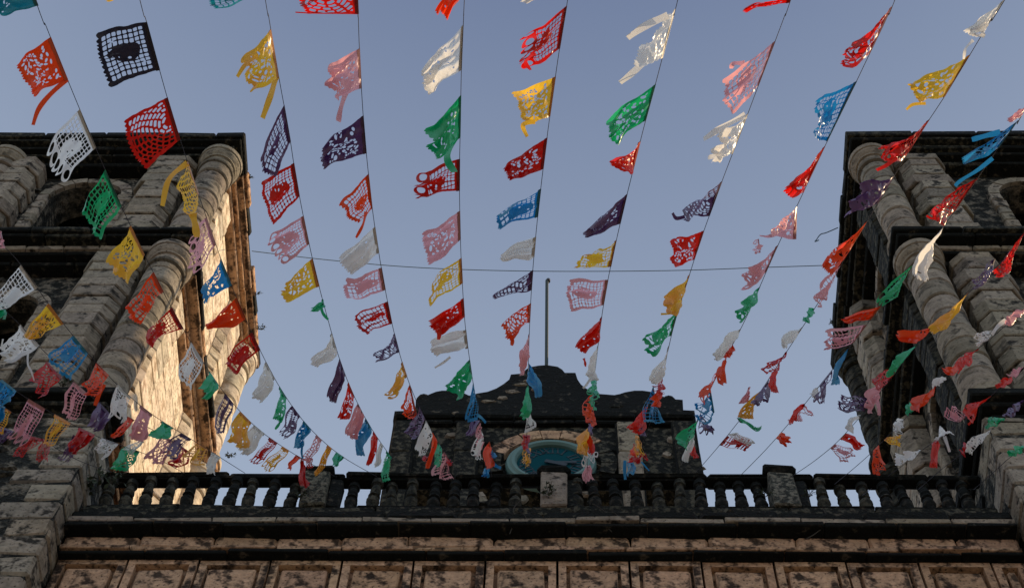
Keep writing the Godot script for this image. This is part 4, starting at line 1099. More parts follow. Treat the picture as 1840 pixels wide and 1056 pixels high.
	flag("O", "G", 64, Vector3(-3.494, 14.070, -6.056), Vector3(0.025, 0.187, -0.270), Vector3(-0.228, -0.135, -0.290), Vector3(-0.209, 0.047, -0.497), "lattice-cut orange banner below yellow and above red on the leftmost top-edge cord")
	flag("R", "G", 46, Vector3(-3.446, 14.418, -6.555), Vector3(0.036, 0.217, -0.312), Vector3(-0.222, -0.121, -0.259), Vector3(-0.248, 0.057, -0.391), "lattice-cut red banner below orange and above white on the leftmost top-edge cord")
	flag("W", "G", 46, Vector3(-3.381, 14.777, -7.077), Vector3(0.057, 0.196, -0.308), Vector3(-0.079, -0.278, -0.162), Vector3(-0.032, -0.080, -0.466), "lattice-cut white banner below red and above green on the leftmost top-edge cord")
	flag("G", "S", 34, Vector3(-3.294, 15.044, -7.509), Vector3(0.056, 0.093, -0.188), Vector3(0.009, -0.275, -0.043), Vector3(0.029, -0.179, -0.223), "lightly pierced green banner below white and above purple on the leftmost top-edge cord")
	flag("V", "G", 46, Vector3(-3.190, 15.198, -7.832), Vector3(0.061, 0.072, -0.156), Vector3(-0.063, -0.236, -0.241), Vector3(-0.010, -0.199, -0.332), "lattice-cut purple banner below green and above yellow on the leftmost top-edge cord")
	flag("Y", "S", 46, Vector3(-3.080, 15.322, -8.097), Vector3(0.085, 0.082, -0.168), Vector3(-0.103, -0.269, -0.156), Vector3(0.040, -0.203, -0.324), "lightly pierced yellow banner below purple and above white on the leftmost top-edge cord")
	flag("W", "Z", 46, Vector3(-2.972, 15.424, -8.305), Vector3(0.087, 0.069, -0.136), Vector3(-0.108, -0.275, -0.133), Vector3(-0.025, -0.212, -0.240), "crumpled white banner below yellow and above red on the leftmost top-edge cord")
	flag("R", "L", 46, Vector3(-2.845, 15.522, -8.498), Vector3(0.069, 0.048, -0.091), Vector3(-0.139, -0.272, -0.091), Vector3(-0.062, -0.229, -0.175), "loop-edged red banner below white and above yellow on the leftmost top-edge cord")
	flag("Y", "L", 46, Vector3(-2.733, 15.598, -8.643), Vector3(0.059, 0.037, -0.070), Vector3(-0.168, -0.261, -0.073), Vector3(-0.093, -0.229, -0.162), "loop-edged yellow banner below red and above orange on the leftmost top-edge cord")
	flag("O", "Z", 34, Vector3(-2.613, 15.672, -8.781), Vector3(0.046, 0.028, -0.050), Vector3(-0.063, -0.261, -0.007), Vector3(-0.043, -0.235, -0.059), "crumpled orange banner below yellow and above red on the leftmost top-edge cord")
	flag("R", "Z", 46, Vector3(-2.567, 15.699, -8.831), Vector3(0.024, 0.016, -0.111), Vector3(0.029, -0.288, -0.159), Vector3(0.111, -0.252, -0.143), "crumpled red banner, last at the lower end of the leftmost top-edge cord")
	flag("Y", "S", 64, Vector3(-3.264, 13.426, -3.214), Vector3(0.033, 0.021, -0.203), Vector3(-0.306, -0.137, -0.075), Vector3(-0.180, -0.214, -0.200), "lightly pierced yellow banner, topmost on the second top-edge cord, above a navy one")
	flag("N", "G", 64, Vector3(-3.215, 13.538, -3.664), Vector3(0.025, 0.184, -0.450), Vector3(-0.410, -0.037, -0.061), Vector3(-0.393, 0.132, -0.543), "lattice-cut navy banner below yellow and above red on the second top-edge cord")
	flag("R", "D", 64, Vector3(-3.175, 13.843, -4.386), Vector3(0.029, 0.202, -0.436), Vector3(-0.373, -0.073, -0.144), Vector3(-0.274, 0.100, -0.650), "finely slotted red banner below navy and above yellow on the second top-edge cord")
	flag("Y", "D", 46, Vector3(-3.124, 14.156, -5.056), Vector3(0.037, 0.158, -0.358), Vector3(-0.014, -0.279, -0.051), Vector3(0.019, -0.149, -0.470), "torn yellow banner below red and above pink on the second top-edge cord", [[0.055, [Vector3(0.001, -0.006, -0.013), Vector3(-0.142, -0.134, -0.112), Vector3(-0.181, -0.307, -0.292)]], [0.073, [Vector3(0.034, -0.131, -0.430), Vector3(0.063, -0.205, -0.510), Vector3(0.085, -0.280, -0.589)]]])
	flag("P", "L", 46, Vector3(-3.057, 14.415, -5.676), Vector3(0.041, 0.101, -0.301), Vector3(-0.106, -0.296, -0.084), Vector3(-0.153, -0.102, -0.505), "loop-edged pink banner below yellow and above blue on the second top-edge cord")
	flag("B", "F", 46, Vector3(-2.989, 14.563, -6.136), Vector3(0.057, 0.094, -0.305), Vector3(-0.069, -0.279, -0.186), Vector3(-0.191, -0.110, -0.386), "open-cut blue banner below pink and above orange on the second top-edge cord")
	flag("O", "S", 46, Vector3(-2.903, 14.705, -6.586), Vector3(0.053, 0.089, -0.254), Vector3(-0.266, -0.110, -0.232), Vector3(-0.272, -0.018, -0.309), "lightly pierced orange banner below blue and above red on the second top-edge cord")
	flag("R", "G", 46, Vector3(-2.814, 14.858, -7.014), Vector3(0.048, 0.086, -0.221), Vector3(-0.254, -0.170, -0.160), Vector3(-0.170, -0.125, -0.372), "lattice-cut red banner below orange and above white on the second top-edge cord")
	flag("W", "Z", 46, Vector3(-2.731, 15.008, -7.393), Vector3(0.057, 0.096, -0.228), Vector3(-0.066, -0.274, -0.182), Vector3(-0.018, -0.194, -0.358), "crumpled white banner below red and above green on the second top-edge cord")
	flag("G", "F", 34, Vector3(-2.642, 15.154, -7.735), Vector3(0.049, 0.073, -0.161), Vector3(-0.032, -0.305, -0.108), Vector3(0.006, -0.228, -0.277), "torn green banner below white and above purple on the second top-edge cord", [[0.031, [Vector3(0.030, -0.208, -0.234), Vector3(0.017, -0.245, -0.271), Vector3(-0.020, -0.290, -0.311)]]])
	flag("V", "L", 46, Vector3(-2.554, 15.281, -8.010), Vector3(0.059, 0.076, -0.159), Vector3(-0.094, -0.276, -0.152), Vector3(-0.033, -0.211, -0.275), "loop-edged purple banner below green and above blue on the second top-edge cord")
	flag("B", "S", 46, Vector3(-2.467, 15.390, -8.237), Vector3(0.059, 0.066, -0.132), Vector3(-0.087, -0.273, -0.163), Vector3(-0.007, -0.211, -0.174), "torn blue banner below purple and above pink on the second top-edge cord", [[0.025, [Vector3(0.009, -0.198, -0.146), Vector3(0.003, -0.257, -0.207), Vector3(0.016, -0.306, -0.258)]]])
	flag("P", "D", 34, Vector3(-2.365, 15.499, -8.455), Vector3(0.046, 0.043, -0.083), Vector3(-0.088, -0.294, -0.090), Vector3(-0.014, -0.250, -0.163), "finely slotted pink banner below blue and above red on the second top-edge cord")
	flag("R", "D", 34, Vector3(-2.470, 15.470, -8.693), Vector3(0.051, 0.041, -0.041), Vector3(0.031, -0.247, 0.019), Vector3(0.078, -0.206, -0.022), "finely slotted red banner below pink and above yellow on the second top-edge cord")
	flag("Y", "S", 46, Vector3(-2.271, 15.585, -8.618), Vector3(0.038, 0.031, -0.058), Vector3(-0.105, -0.265, -0.166), Vector3(-0.024, -0.266, -0.147), "lightly pierced yellow banner below red and above green on the second top-edge cord")
	flag("G", "Z", 34, Vector3(-2.193, 15.646, -8.733), Vector3(0.070, 0.049, -0.090), Vector3(-0.018, -0.261, -0.009), Vector3(0.001, -0.199, -0.068), "crumpled green banner, last at the lower end of the second top-edge cord")
	flag("T", "G", 64, Vector3(-2.385, 14.128, -3.409), Vector3(0.031, -0.012, -0.167), Vector3(-0.401, -0.082, -0.163), Vector3(-0.379, -0.079, -0.294), "lattice-cut teal banner, topmost on the third top-edge cord, above a yellow one")
	flag("Y", "F", 64, Vector3(-2.327, 14.137, -3.889), Vector3(0.033, 0.044, -0.427), Vector3(-0.183, -0.214, -0.223), Vector3(-0.114, -0.240, -0.482), "torn yellow banner below teal and above purple on the third top-edge cord", [[0.062, [Vector3(0.010, 0.045, -0.424), Vector3(-0.024, -0.069, -0.544), Vector3(-0.082, -0.221, -0.701)]], [0.042, [Vector3(-0.093, -0.189, -0.173), Vector3(-0.183, -0.260, -0.223), Vector3(-0.244, -0.346, -0.305)]]])
	flag("V", "G", 64, Vector3(-2.269, 14.216, -4.574), Vector3(0.026, 0.057, -0.345), Vector3(-0.241, -0.190, -0.413), Vector3(-0.122, -0.182, -0.560), "lattice-cut purple banner below yellow and above red on the third top-edge cord")
	flag("R", "G", 46, Vector3(-2.233, 14.313, -5.130), Vector3(0.020, 0.072, -0.334), Vector3(-0.285, -0.159, -0.123), Vector3(-0.216, -0.079, -0.555), "lattice-cut red banner below purple and above pink on the third top-edge cord")
	flag("P", "L", 64, Vector3(-2.197, 14.435, -5.670), Vector3(0.025, 0.080, -0.300), Vector3(-0.327, -0.082, -0.167), Vector3(-0.160, -0.181, -0.401), "loop-edged pink banner below red and above yellow on the third top-edge cord")
	flag("Y", "F", 46, Vector3(-2.158, 14.562, -6.134), Vector3(0.032, 0.098, -0.317), Vector3(-0.239, -0.200, -0.147), Vector3(-0.283, -0.026, -0.404), "open-cut yellow banner below pink and above green on the third top-edge cord")
	flag("G", "Z", 34, Vector3(-2.108, 14.711, -6.604), Vector3(0.009, 0.027, -0.078), Vector3(-0.056, -0.243, 0.033), Vector3(-0.025, -0.207, -0.025), "torn green banner below yellow and above white on the third top-edge cord", [[0.031, [Vector3(-0.025, 0.025, -0.080), Vector3(0.002, -0.027, -0.133), Vector3(0.052, -0.071, -0.173)]]])
	flag("W", "Z", 46, Vector3(-2.062, 14.860, -7.021), Vector3(0.028, 0.088, -0.227), Vector3(-0.158, -0.250, -0.164), Vector3(-0.119, -0.191, -0.272), "crumpled white banner below green and above purple on the third top-edge cord")
	flag("V", "S", 46, Vector3(-2.019, 14.991, -7.353), Vector3(0.034, 0.089, -0.213), Vector3(-0.088, -0.168, -0.303), Vector3(0.002, -0.205, -0.365), "lightly pierced purple banner below white and above red on the third top-edge cord")
	flag("E", "F", 46, Vector3(-1.965, 15.127, -7.673), Vector3(0.040, 0.088, -0.196), Vector3(-0.117, -0.143, -0.314), Vector3(0.011, -0.213, -0.294), "open-cut red banner below purple and above pink on the third top-edge cord")
	flag("P", "S", 46, Vector3(-1.900, 15.266, -7.978), Vector3(0.033, 0.063, -0.132), Vector3(-0.073, -0.266, -0.192), Vector3(0.018, -0.234, -0.275), "lightly pierced pink banner below red and above blue on the third top-edge cord")
	flag("B", "S", 46, Vector3(-1.843, 15.371, -8.200), Vector3(0.039, 0.066, -0.133), Vector3(-0.082, -0.281, -0.152), Vector3(-0.037, -0.213, -0.295), "lightly pierced blue banner below pink and above red on the third top-edge cord")
	flag("E", "S", 46, Vector3(-1.783, 15.471, -8.399), Vector3(0.036, 0.057, -0.111), Vector3(-0.055, -0.266, -0.198), Vector3(-0.007, -0.245, -0.219), "lightly pierced red banner below blue and above white on the third top-edge cord")
	flag("W", "Z", 34, Vector3(-1.724, 15.562, -8.576), Vector3(0.016, 0.023, -0.044), Vector3(-0.073, -0.297, -0.102), Vector3(-0.017, -0.270, -0.127), "crumpled white banner below red and above green on the third top-edge cord")
	flag("G", "G", 46, Vector3(-1.677, 15.633, -8.710), Vector3(0.041, 0.061, -0.112), Vector3(-0.050, -0.286, -0.151), Vector3(0.059, -0.235, -0.204), "lattice-cut green banner, last at the lower end of the third top-edge cord")
	flag("R", "D", 64, Vector3(-1.591, 14.146, -3.371), Vector3(0.001, -0.019, -0.390), Vector3(-0.477, -0.121, -0.245), Vector3(-0.429, -0.019, -0.365), "torn red banner, topmost on the fourth top-edge cord, above a pink one", [[0.014, [Vector3(-0.005, -0.018, -0.387), Vector3(-0.191, -0.088, -0.367), Vector3(-0.375, -0.157, -0.344), Vector3(-0.493, -0.200, -0.325)]]])
	flag("P", "S", 46, Vector3(-1.598, 14.153, -4.061), Vector3(-0.003, 0.042, -0.356), Vector3(-0.253, -0.209, -0.130), Vector3(-0.162, -0.231, -0.385), "torn pink banner below red and above purple on the fourth top-edge cord", [[0.057, [Vector3(-0.120, 0.040, -0.353), Vector3(-0.169, -0.091, -0.489), Vector3(-0.185, -0.176, -0.580)]]])
	flag("V", "F", 64, Vector3(-1.601, 14.232, -4.673), Vector3(0.005, 0.063, -0.362), Vector3(-0.312, -0.091, -0.188), Vector3(-0.375, 0.006, -0.470), "open-cut purple banner below pink and above orange on the fourth top-edge cord")
	flag("O", "G", 46, Vector3(-1.590, 14.336, -5.239), Vector3(0.012, 0.079, -0.350), Vector3(-0.240, -0.114, -0.244), Vector3(-0.091, -0.195, -0.386), "torn orange banner below purple and above white on the fourth top-edge cord", [[0.030, [Vector3(-0.043, 0.066, -0.378), Vector3(-0.068, -0.023, -0.470), Vector3(-0.122, -0.110, -0.555)]]])
	flag("W", "Z", 64, Vector3(-1.568, 14.465, -5.787), Vector3(0.017, 0.077, -0.278), Vector3(-0.318, -0.119, -0.250), Vector3(-0.192, -0.165, -0.401), "crumpled white banner below orange and above pink on the fourth top-edge cord")
	flag("P", "G", 46, Vector3(-1.539, 14.593, -6.237), Vector3(0.019, 0.080, -0.254), Vector3(-0.313, -0.140, -0.064), Vector3(-0.327, 0.029, -0.352), "lattice-cut pink banner below white and above red on the fourth top-edge cord")
	flag("R", "G", 46, Vector3(-1.509, 14.720, -6.631), Vector3(0.024, 0.095, -0.267), Vector3(-0.301, -0.161, -0.057), Vector3(-0.194, -0.150, -0.249), "lattice-cut red banner below pink and above purple on the fourth top-edge cord")
	flag("V", "D", 34, Vector3(-1.471, 14.862, -7.024), Vector3(0.029, 0.092, -0.236), Vector3(-0.116, -0.287, -0.064), Vector3(-0.118, -0.174, -0.250), "finely slotted purple banner below red and above yellow on the fourth top-edge cord")
	flag("Y", "L", 46, Vector3(-1.423, 15.007, -7.391), Vector3(0.033, 0.084, -0.199), Vector3(-0.110, -0.268, -0.176), Vector3(-0.114, -0.190, -0.315), "loop-edged yellow banner below purple and above orange on the fourth top-edge cord")
	flag("O", "G", 46, Vector3(-1.369, 15.140, -7.702), Vector3(0.046, 0.202, -0.477), Vector3(-0.070, -0.302, -0.099), Vector3(-0.041, -0.007, -0.365), "lattice-cut orange banner below yellow and above purple on the fourth top-edge cord")
	flag("V", "D", 34, Vector3(-1.300, 15.286, -8.021), Vector3(0.048, 0.089, -0.185), Vector3(-0.058, -0.279, -0.048), Vector3(-0.045, -0.205, -0.264), "finely slotted purple banner below orange and above white on the fourth top-edge cord")
	flag("W", "F", 46, Vector3(-1.246, 15.386, -8.229), Vector3(0.040, 0.070, -0.140), Vector3(-0.049, -0.280, -0.176), Vector3(0.014, -0.231, -0.267), "open-cut white banner below purple and above red on the fourth top-edge cord")
	flag("R", "Z", 34, Vector3(-1.290, 15.546, -8.715), Vector3(0.036, 0.030, -0.038), Vector3(0.011, -0.223, 0.074), Vector3(0.033, -0.196, 0.030), "crumpled red banner below white and above orange on the fourth top-edge cord")
	flag("O", "S", 46, Vector3(-1.191, 15.479, -8.415), Vector3(0.037, 0.060, -0.117), Vector3(-0.038, -0.249, -0.230), Vector3(0.011, -0.234, -0.260), "lightly pierced orange banner below red and above green on the fourth top-edge cord")
	flag("G", "F", 34, Vector3(-1.138, 15.564, -8.580), Vector3(0.024, 0.037, -0.071), Vector3(-0.043, -0.286, -0.064), Vector3(-0.003, -0.251, -0.142), "open-cut green banner below orange and above pink on the fourth top-edge cord")
	flag("P", "G", 34, Vector3(-1.089, 15.640, -8.721), Vector3(0.034, 0.052, -0.095), Vector3(-0.108, -0.287, -0.110), Vector3(0.079, -0.248, -0.195), "lattice-cut pink banner below green and above red on the fourth top-edge cord")
	flag("R", "Z", 34, Vector3(-1.046, 15.704, -8.841), Vector3(0.026, 0.040, -0.072), Vector3(0.013, -0.225, 0.069), Vector3(0.018, -0.178, 0.013), "crumpled red banner, last at the lower end of the fourth top-edge cord")
	flag("O", "Z", 64, Vector3(-0.700, 14.110, -3.472), Vector3(-0.005, 0.004, -0.084), Vector3(-0.249, -0.155, -0.214), Vector3(-0.118, -0.307, -0.241), "crumpled orange banner, topmost on the fifth top-edge cord, above a white one")
	flag("W", "S", 64, Vector3(-0.726, 14.135, -3.857), Vector3(-0.026, 0.040, -0.400), Vector3(-0.350, -0.168, -0.358), Vector3(-0.344, -0.038, -0.556), "lightly pierced white banner below orange and above green on the fifth top-edge cord")
	flag("G", "S", 64, Vector3(-0.762, 14.204, -4.486), Vector3(-0.017, 0.062, -0.395), Vector3(-0.267, -0.125, -0.266), Vector3(-0.189, -0.218, -0.519), "torn green banner below white and above red on the fifth top-edge cord", [[0.087, [Vector3(-0.058, 0.069, -0.377), Vector3(-0.126, -0.075, -0.525), Vector3(-0.058, -0.175, -0.626)]]])
	flag("R", "L", 64, Vector3(-0.790, 14.306, -5.092), Vector3(-0.012, 0.068, -0.319), Vector3(-0.372, -0.074, -0.146), Vector3(-0.401, 0.037, -0.367), "loop-edged red banner below green and above pink on the fifth top-edge cord")
	flag("P", "F", 64, Vector3(-0.806, 14.423, -5.620), Vector3(-0.004, 0.079, -0.304), Vector3(-0.343, -0.088, -0.178), Vector3(-0.283, -0.030, -0.535), "open-cut pink banner below red and above yellow on the fifth top-edge cord")
	flag("Y", "G", 46, Vector3(-0.810, 14.560, -6.128), Vector3(0.001, 0.088, -0.286), Vector3(-0.240, -0.219, -0.128), Vector3(-0.297, -0.006, -0.481), "lattice-cut yellow banner below pink and above red on the fifth top-edge cord")
	flag("E", "S", 64, Vector3(-0.807, 14.706, -6.591), Vector3(0.004, 0.077, -0.222), Vector3(-0.336, -0.087, -0.176), Vector3(-0.226, -0.165, -0.294), "torn red banner below yellow and above white on the fifth top-edge cord", [[0.046, [Vector3(-0.226, -0.129, -0.214), Vector3(-0.217, -0.174, -0.262), Vector3(-0.223, -0.225, -0.315)]]])
	flag("W", "Z", 46, Vector3(-0.798, 14.844, -6.978), Vector3(0.012, 0.090, -0.233), Vector3(-0.321, -0.126, -0.084), Vector3(-0.262, -0.113, -0.221), "torn white banner below red and above green on the fifth top-edge cord", [[0.025, [Vector3(-0.144, -0.112, -0.226), Vector3(-0.205, -0.159, -0.259), Vector3(-0.286, -0.212, -0.290)]]])
	flag("G", "S", 46, Vector3(-0.776, 14.996, -7.364), Vector3(0.015, 0.084, -0.201), Vector3(-0.233, -0.216, -0.136), Vector3(-0.067, -0.204, -0.351), "lightly pierced green banner below white and above blue on the fifth top-edge cord")
	flag("B", "G", 46, Vector3(-0.752, 15.130, -7.679), Vector3(0.012, 0.073, -0.164), Vector3(-0.060, -0.199, -0.287), Vector3(0.052, -0.232, -0.276), "torn blue banner below green and above purple on the fifth top-edge cord", [[0.032, [Vector3(0.039, -0.212, -0.231), Vector3(0.089, -0.245, -0.255), Vector3(0.126, -0.279, -0.285)]]])
	flag("V", "S", 34, Vector3(-0.786, 15.371, -8.214), Vector3(0.076, 0.017, -0.018), Vector3(-0.033, -0.250, 0.015), Vector3(0.022, -0.246, -0.030), "lightly pierced purple banner below blue and above pink on the fifth top-edge cord")
	flag("P", "D", 34, Vector3(-0.707, 15.400, -8.258), Vector3(0.007, 0.038, -0.076), Vector3(-0.057, -0.269, -0.025), Vector3(0.008, -0.218, -0.074), "finely slotted pink banner below purple and above white on the fifth top-edge cord")
	flag("W", "L", 34, Vector3(-0.695, 15.464, -8.385), Vector3(0.010, 0.053, -0.103), Vector3(-0.068, -0.301, -0.107), Vector3(0.010, -0.245, -0.196), "loop-edged white banner below pink and above pink on the fifth top-edge cord")
	flag("P", "S", 34, Vector3(-0.747, 15.523, -8.526), Vector3(0.070, 0.034, -0.040), Vector3(-0.003, -0.260, -0.008), Vector3(0.027, -0.229, -0.053), "lightly pierced pink banner below white and above orange on the fifth top-edge cord")
	flag("O", "S", 34, Vector3(-0.623, 15.561, -8.561), Vector3(0.015, 0.070, -0.134), Vector3(-0.053, -0.298, -0.123), Vector3(0.007, -0.208, -0.182), "lightly pierced orange banner below pink and above blue on the fifth top-edge cord")
	flag("B", "Z", 34, Vector3(-0.599, 15.633, -8.693), Vector3(0.016, 0.059, -0.109), Vector3(0.002, -0.237, 0.042), Vector3(0.017, -0.158, -0.020), "torn blue banner below orange and above blue on the fifth top-edge cord", [[0.038, [Vector3(-0.002, -0.173, -0.052), Vector3(0.043, -0.202, -0.072), Vector3(0.095, -0.228, -0.086)]]])
	flag("B", "Z", 34, Vector3(-0.692, 15.769, -8.995), Vector3(0.064, 0.026, -0.009), Vector3(-0.000, -0.225, 0.069), Vector3(0.060, -0.209, 0.038), "crumpled blue banner, last at the lower end of the fifth top-edge cord")
	flag("W", "Z", 46, Vector3(0.091, 14.115, -3.508), Vector3(-0.045, 0.010, -0.085), Vector3(-0.293, -0.204, -0.062), Vector3(-0.248, -0.256, -0.095), "crumpled white banner, topmost on the sixth top-edge cord, above a red one")
	flag("R", "L", 64, Vector3(0.130, 14.123, -3.697), Vector3(-0.057, 0.031, -0.370), Vector3(-0.338, -0.117, -0.245), Vector3(-0.339, -0.156, -0.506), "torn red banner below white and above yellow on the sixth top-edge cord", [[0.036, [Vector3(-0.262, -0.161, -0.347), Vector3(-0.337, -0.230, -0.405), Vector3(-0.295, -0.284, -0.460)]]])
	flag("Y", "F", 64, Vector3(0.038, 14.182, -4.318), Vector3(-0.046, 0.051, -0.365), Vector3(-0.343, -0.068, -0.135), Vector3(-0.222, -0.205, -0.356), "torn yellow banner below red and above red on the sixth top-edge cord", [[0.042, [Vector3(-0.172, -0.193, -0.331), Vector3(-0.271, -0.241, -0.344), Vector3(-0.235, -0.315, -0.423)]]])
	flag("R", "F", 64, Vector3(-0.033, 14.267, -4.886), Vector3(-0.035, 0.059, -0.307), Vector3(-0.375, -0.098, -0.201), Vector3(-0.328, -0.136, -0.348), "open-cut red banner below yellow and above blue on the sixth top-edge cord")
	flag("B", "G", 64, Vector3(-0.089, 14.369, -5.392), Vector3(-0.029, 0.070, -0.291), Vector3(-0.382, -0.098, -0.198), Vector3(-0.373, 0.010, -0.405), "lattice-cut blue banner below red and above white on the sixth top-edge cord")
	flag("W", "Z", 46, Vector3(-0.136, 14.494, -5.896), Vector3(-0.017, 0.062, -0.219), Vector3(-0.318, -0.113, -0.124), Vector3(-0.314, -0.117, -0.176), "crumpled white banner below blue and above purple on the sixth top-edge cord")
	flag("V", "D", 64, Vector3(-0.164, 14.601, -6.264), Vector3(-0.015, 0.073, -0.230), Vector3(-0.340, -0.099, -0.204), Vector3(-0.318, -0.103, -0.257), "finely slotted purple banner below white and above orange on the sixth top-edge cord")
	flag("O", "D", 46, Vector3(-0.187, 14.727, -6.651), Vector3(-0.010, 0.079, -0.223), Vector3(-0.260, -0.205, -0.121), Vector3(-0.192, -0.201, -0.285), "torn orange banner below purple and above pink on the sixth top-edge cord", [[0.040, [Vector3(-0.208, -0.176, -0.227), Vector3(-0.168, -0.218, -0.266), Vector3(-0.173, -0.257, -0.308)]]])
	flag("P", "S", 46, Vector3(-0.203, 14.860, -7.019), Vector3(-0.007, 0.091, -0.235), Vector3(-0.102, -0.256, -0.213), Vector3(-0.096, -0.210, -0.332), "lightly pierced pink banner below orange and above blue on the sixth top-edge cord")
	flag("B", "Z", 46, Vector3(-0.214, 15.014, -7.408), Vector3(-0.006, 0.096, -0.227), Vector3(0.111, -0.256, -0.202), Vector3(0.062, -0.168, -0.248), "crumpled blue banner below pink and above green on the sixth top-edge cord")
	flag("G", "S", 46, Vector3(-0.221, 15.141, -7.705), Vector3(-0.004, 0.074, -0.165), Vector3(-0.067, -0.301, -0.126), Vector3(-0.023, -0.225, -0.262), "lightly pierced green banner below blue and above white on the sixth top-edge cord")
	flag("W", "G", 46, Vector3(-0.227, 15.237, -7.918), Vector3(-0.003, 0.057, -0.122), Vector3(-0.040, -0.234, -0.254), Vector3(0.060, -0.230, -0.196), "lattice-cut white banner below green and above red on the sixth top-edge cord")
	flag("R", "F", 34, Vector3(-0.282, 15.494, -8.447), Vector3(0.076, -0.001, -0.007), Vector3(-0.003, -0.253, 0.007), Vector3(0.058, -0.257, -0.006), "open-cut red banner below white and above purple on the sixth top-edge cord")
	flag("V", "Z", 34, Vector3(-0.242, 15.495, -8.447), Vector3(-0.002, 0.041, -0.080), Vector3(0.011, -0.275, -0.044), Vector3(0.037, -0.219, -0.090), "crumpled purple banner below red and above yellow on the sixth top-edge cord")
	flag("Y", "L", 34, Vector3(-0.279, 15.607, -8.659), Vector3(0.076, -0.001, -0.007), Vector3(-0.010, -0.264, -0.018), Vector3(0.065, -0.288, -0.075), "loop-edged yellow banner, last at the lower end of the sixth top-edge cord")
	flag("W", "Z", 64, Vector3(1.022, 14.125, -3.728), Vector3(-0.093, 0.038, -0.427), Vector3(-0.109, -0.258, 0.003), Vector3(-0.337, -0.220, -0.417), "torn white banner, topmost on the seventh top-edge cord, above a green one", [[0.065, [Vector3(-0.075, -0.251, 0.015), Vector3(-0.256, -0.355, -0.040), Vector3(-0.408, -0.461, -0.114)]], [0.059, [Vector3(-0.186, 0.044, -0.409), Vector3(-0.344, -0.087, -0.514), Vector3(-0.450, -0.169, -0.576)]]])
	flag("G", "F", 64, Vector3(0.879, 14.191, -4.390), Vector3(-0.072, 0.049, -0.332), Vector3(-0.426, -0.142, -0.295), Vector3(-0.332, -0.168, -0.473), "open-cut green banner below white and above red on the seventh top-edge cord")
	flag("E", "S", 46, Vector3(0.766, 14.274, -4.925), Vector3(-0.061, 0.063, -0.322), Vector3(-0.239, -0.263, -0.061), Vector3(-0.153, -0.145, -0.210), "lightly pierced red banner below green and above purple on the seventh top-edge cord")
	flag("V", "F", 64, Vector3(0.667, 14.382, -5.447), Vector3(-0.054, 0.076, -0.309), Vector3(-0.313, -0.111, -0.231), Vector3(-0.385, -0.062, -0.355), "open-cut purple banner below red and above yellow on the seventh top-edge cord")
	flag("Y", "G", 46, Vector3(0.584, 14.505, -5.933), Vector3(-0.044, 0.085, -0.293), Vector3(-0.162, -0.262, -0.005), Vector3(-0.380, -0.044, -0.290), "lattice-cut yellow banner below purple and above pink on the seventh top-edge cord")
	flag("P", "G", 46, Vector3(0.519, 14.636, -6.377), Vector3(-0.034, 0.097, -0.293), Vector3(-0.353, -0.065, 0.037), Vector3(-0.343, -0.078, -0.267), "lattice-cut pink banner below yellow and above red on the seventh top-edge cord")
	flag("E", "S", 46, Vector3(0.472, 14.783, -6.812), Vector3(-0.018, 0.085, -0.230), Vector3(-0.222, -0.171, -0.223), Vector3(-0.137, -0.200, -0.287), "torn red banner below pink and above white on the seventh top-edge cord", [[0.028, [Vector3(-0.168, -0.217, -0.323), Vector3(-0.157, -0.245, -0.352), Vector3(-0.153, -0.273, -0.382)]]])
	flag("W", "S", 46, Vector3(0.445, 14.918, -7.170), Vector3(-0.020, 0.136, -0.333), Vector3(-0.095, -0.298, -0.132), Vector3(-0.077, -0.125, -0.342), "torn white banner below red and above green on the seventh top-edge cord", [[0.026, [Vector3(-0.077, -0.110, -0.306), Vector3(-0.110, -0.150, -0.344), Vector3(-0.142, -0.178, -0.366)]]])
	flag("G", "L", 34, Vector3(0.423, 15.064, -7.527), Vector3(-0.015, 0.112, -0.257), Vector3(-0.035, -0.265, -0.018), Vector3(0.035, -0.129, -0.227), "loop-edged green banner below white and above green on the seventh top-edge cord")
	flag("G", "F", 34, Vector3(0.404, 15.209, -7.855), Vector3(-0.004, 0.033, -0.073), Vector3(-0.035, -0.242, 0.033), Vector3(-0.004, -0.215, -0.055), "open-cut green banner below another green and above orange on the seventh top-edge cord")
	flag("O", "D", 34, Vector3(0.407, 15.187, -7.807), Vector3(-0.012, 0.090, -0.194), Vector3(-0.085, -0.299, -0.092), Vector3(-0.016, -0.204, -0.277), "finely slotted orange banner below green and above purple on the seventh top-edge cord")
	flag("V", "Z", 34, Vector3(0.374, 15.414, -8.271), Vector3(0.028, 0.009, -0.036), Vector3(0.008, -0.229, 0.062), Vector3(0.056, -0.224, 0.014), "crumpled purple banner below orange and above yellow on the seventh top-edge cord")
	flag("Y", "S", 34, Vector3(0.380, 15.423, -8.305), Vector3(-0.006, 0.108, -0.212), Vector3(-0.125, -0.296, -0.087), Vector3(-0.068, -0.162, -0.239), "lightly pierced yellow banner below purple and above red on the seventh top-edge cord")
	flag("E", "S", 34, Vector3(0.376, 15.490, -8.436), Vector3(-0.002, 0.055, -0.107), Vector3(-0.004, -0.267, -0.024), Vector3(0.055, -0.202, -0.114), "lightly pierced red banner below yellow and above white on the seventh top-edge cord")
	flag("W", "L", 34, Vector3(0.373, 15.588, -8.625), Vector3(-0.000, 0.029, -0.055), Vector3(-0.079, -0.287, -0.065), Vector3(0.113, -0.195, 0.009), "loop-edged white banner below red and above pink on the seventh top-edge cord")
	flag("P", "S", 34, Vector3(0.359, 15.776, -8.960), Vector3(0.049, 0.001, -0.000), Vector3(-0.046, -0.256, 0.002), Vector3(0.076, -0.254, 0.001), "lightly pierced pink banner, last at the lower end of the seventh top-edge cord")
	flag("E", "S", 64, Vector3(1.964, 14.119, -3.637), Vector3(-0.012, 0.003, -0.042), Vector3(-0.379, -0.033, -0.052), Vector3(-0.374, -0.029, -0.094), "lightly pierced red banner, topmost on the eighth top-edge cord, above a pink one")
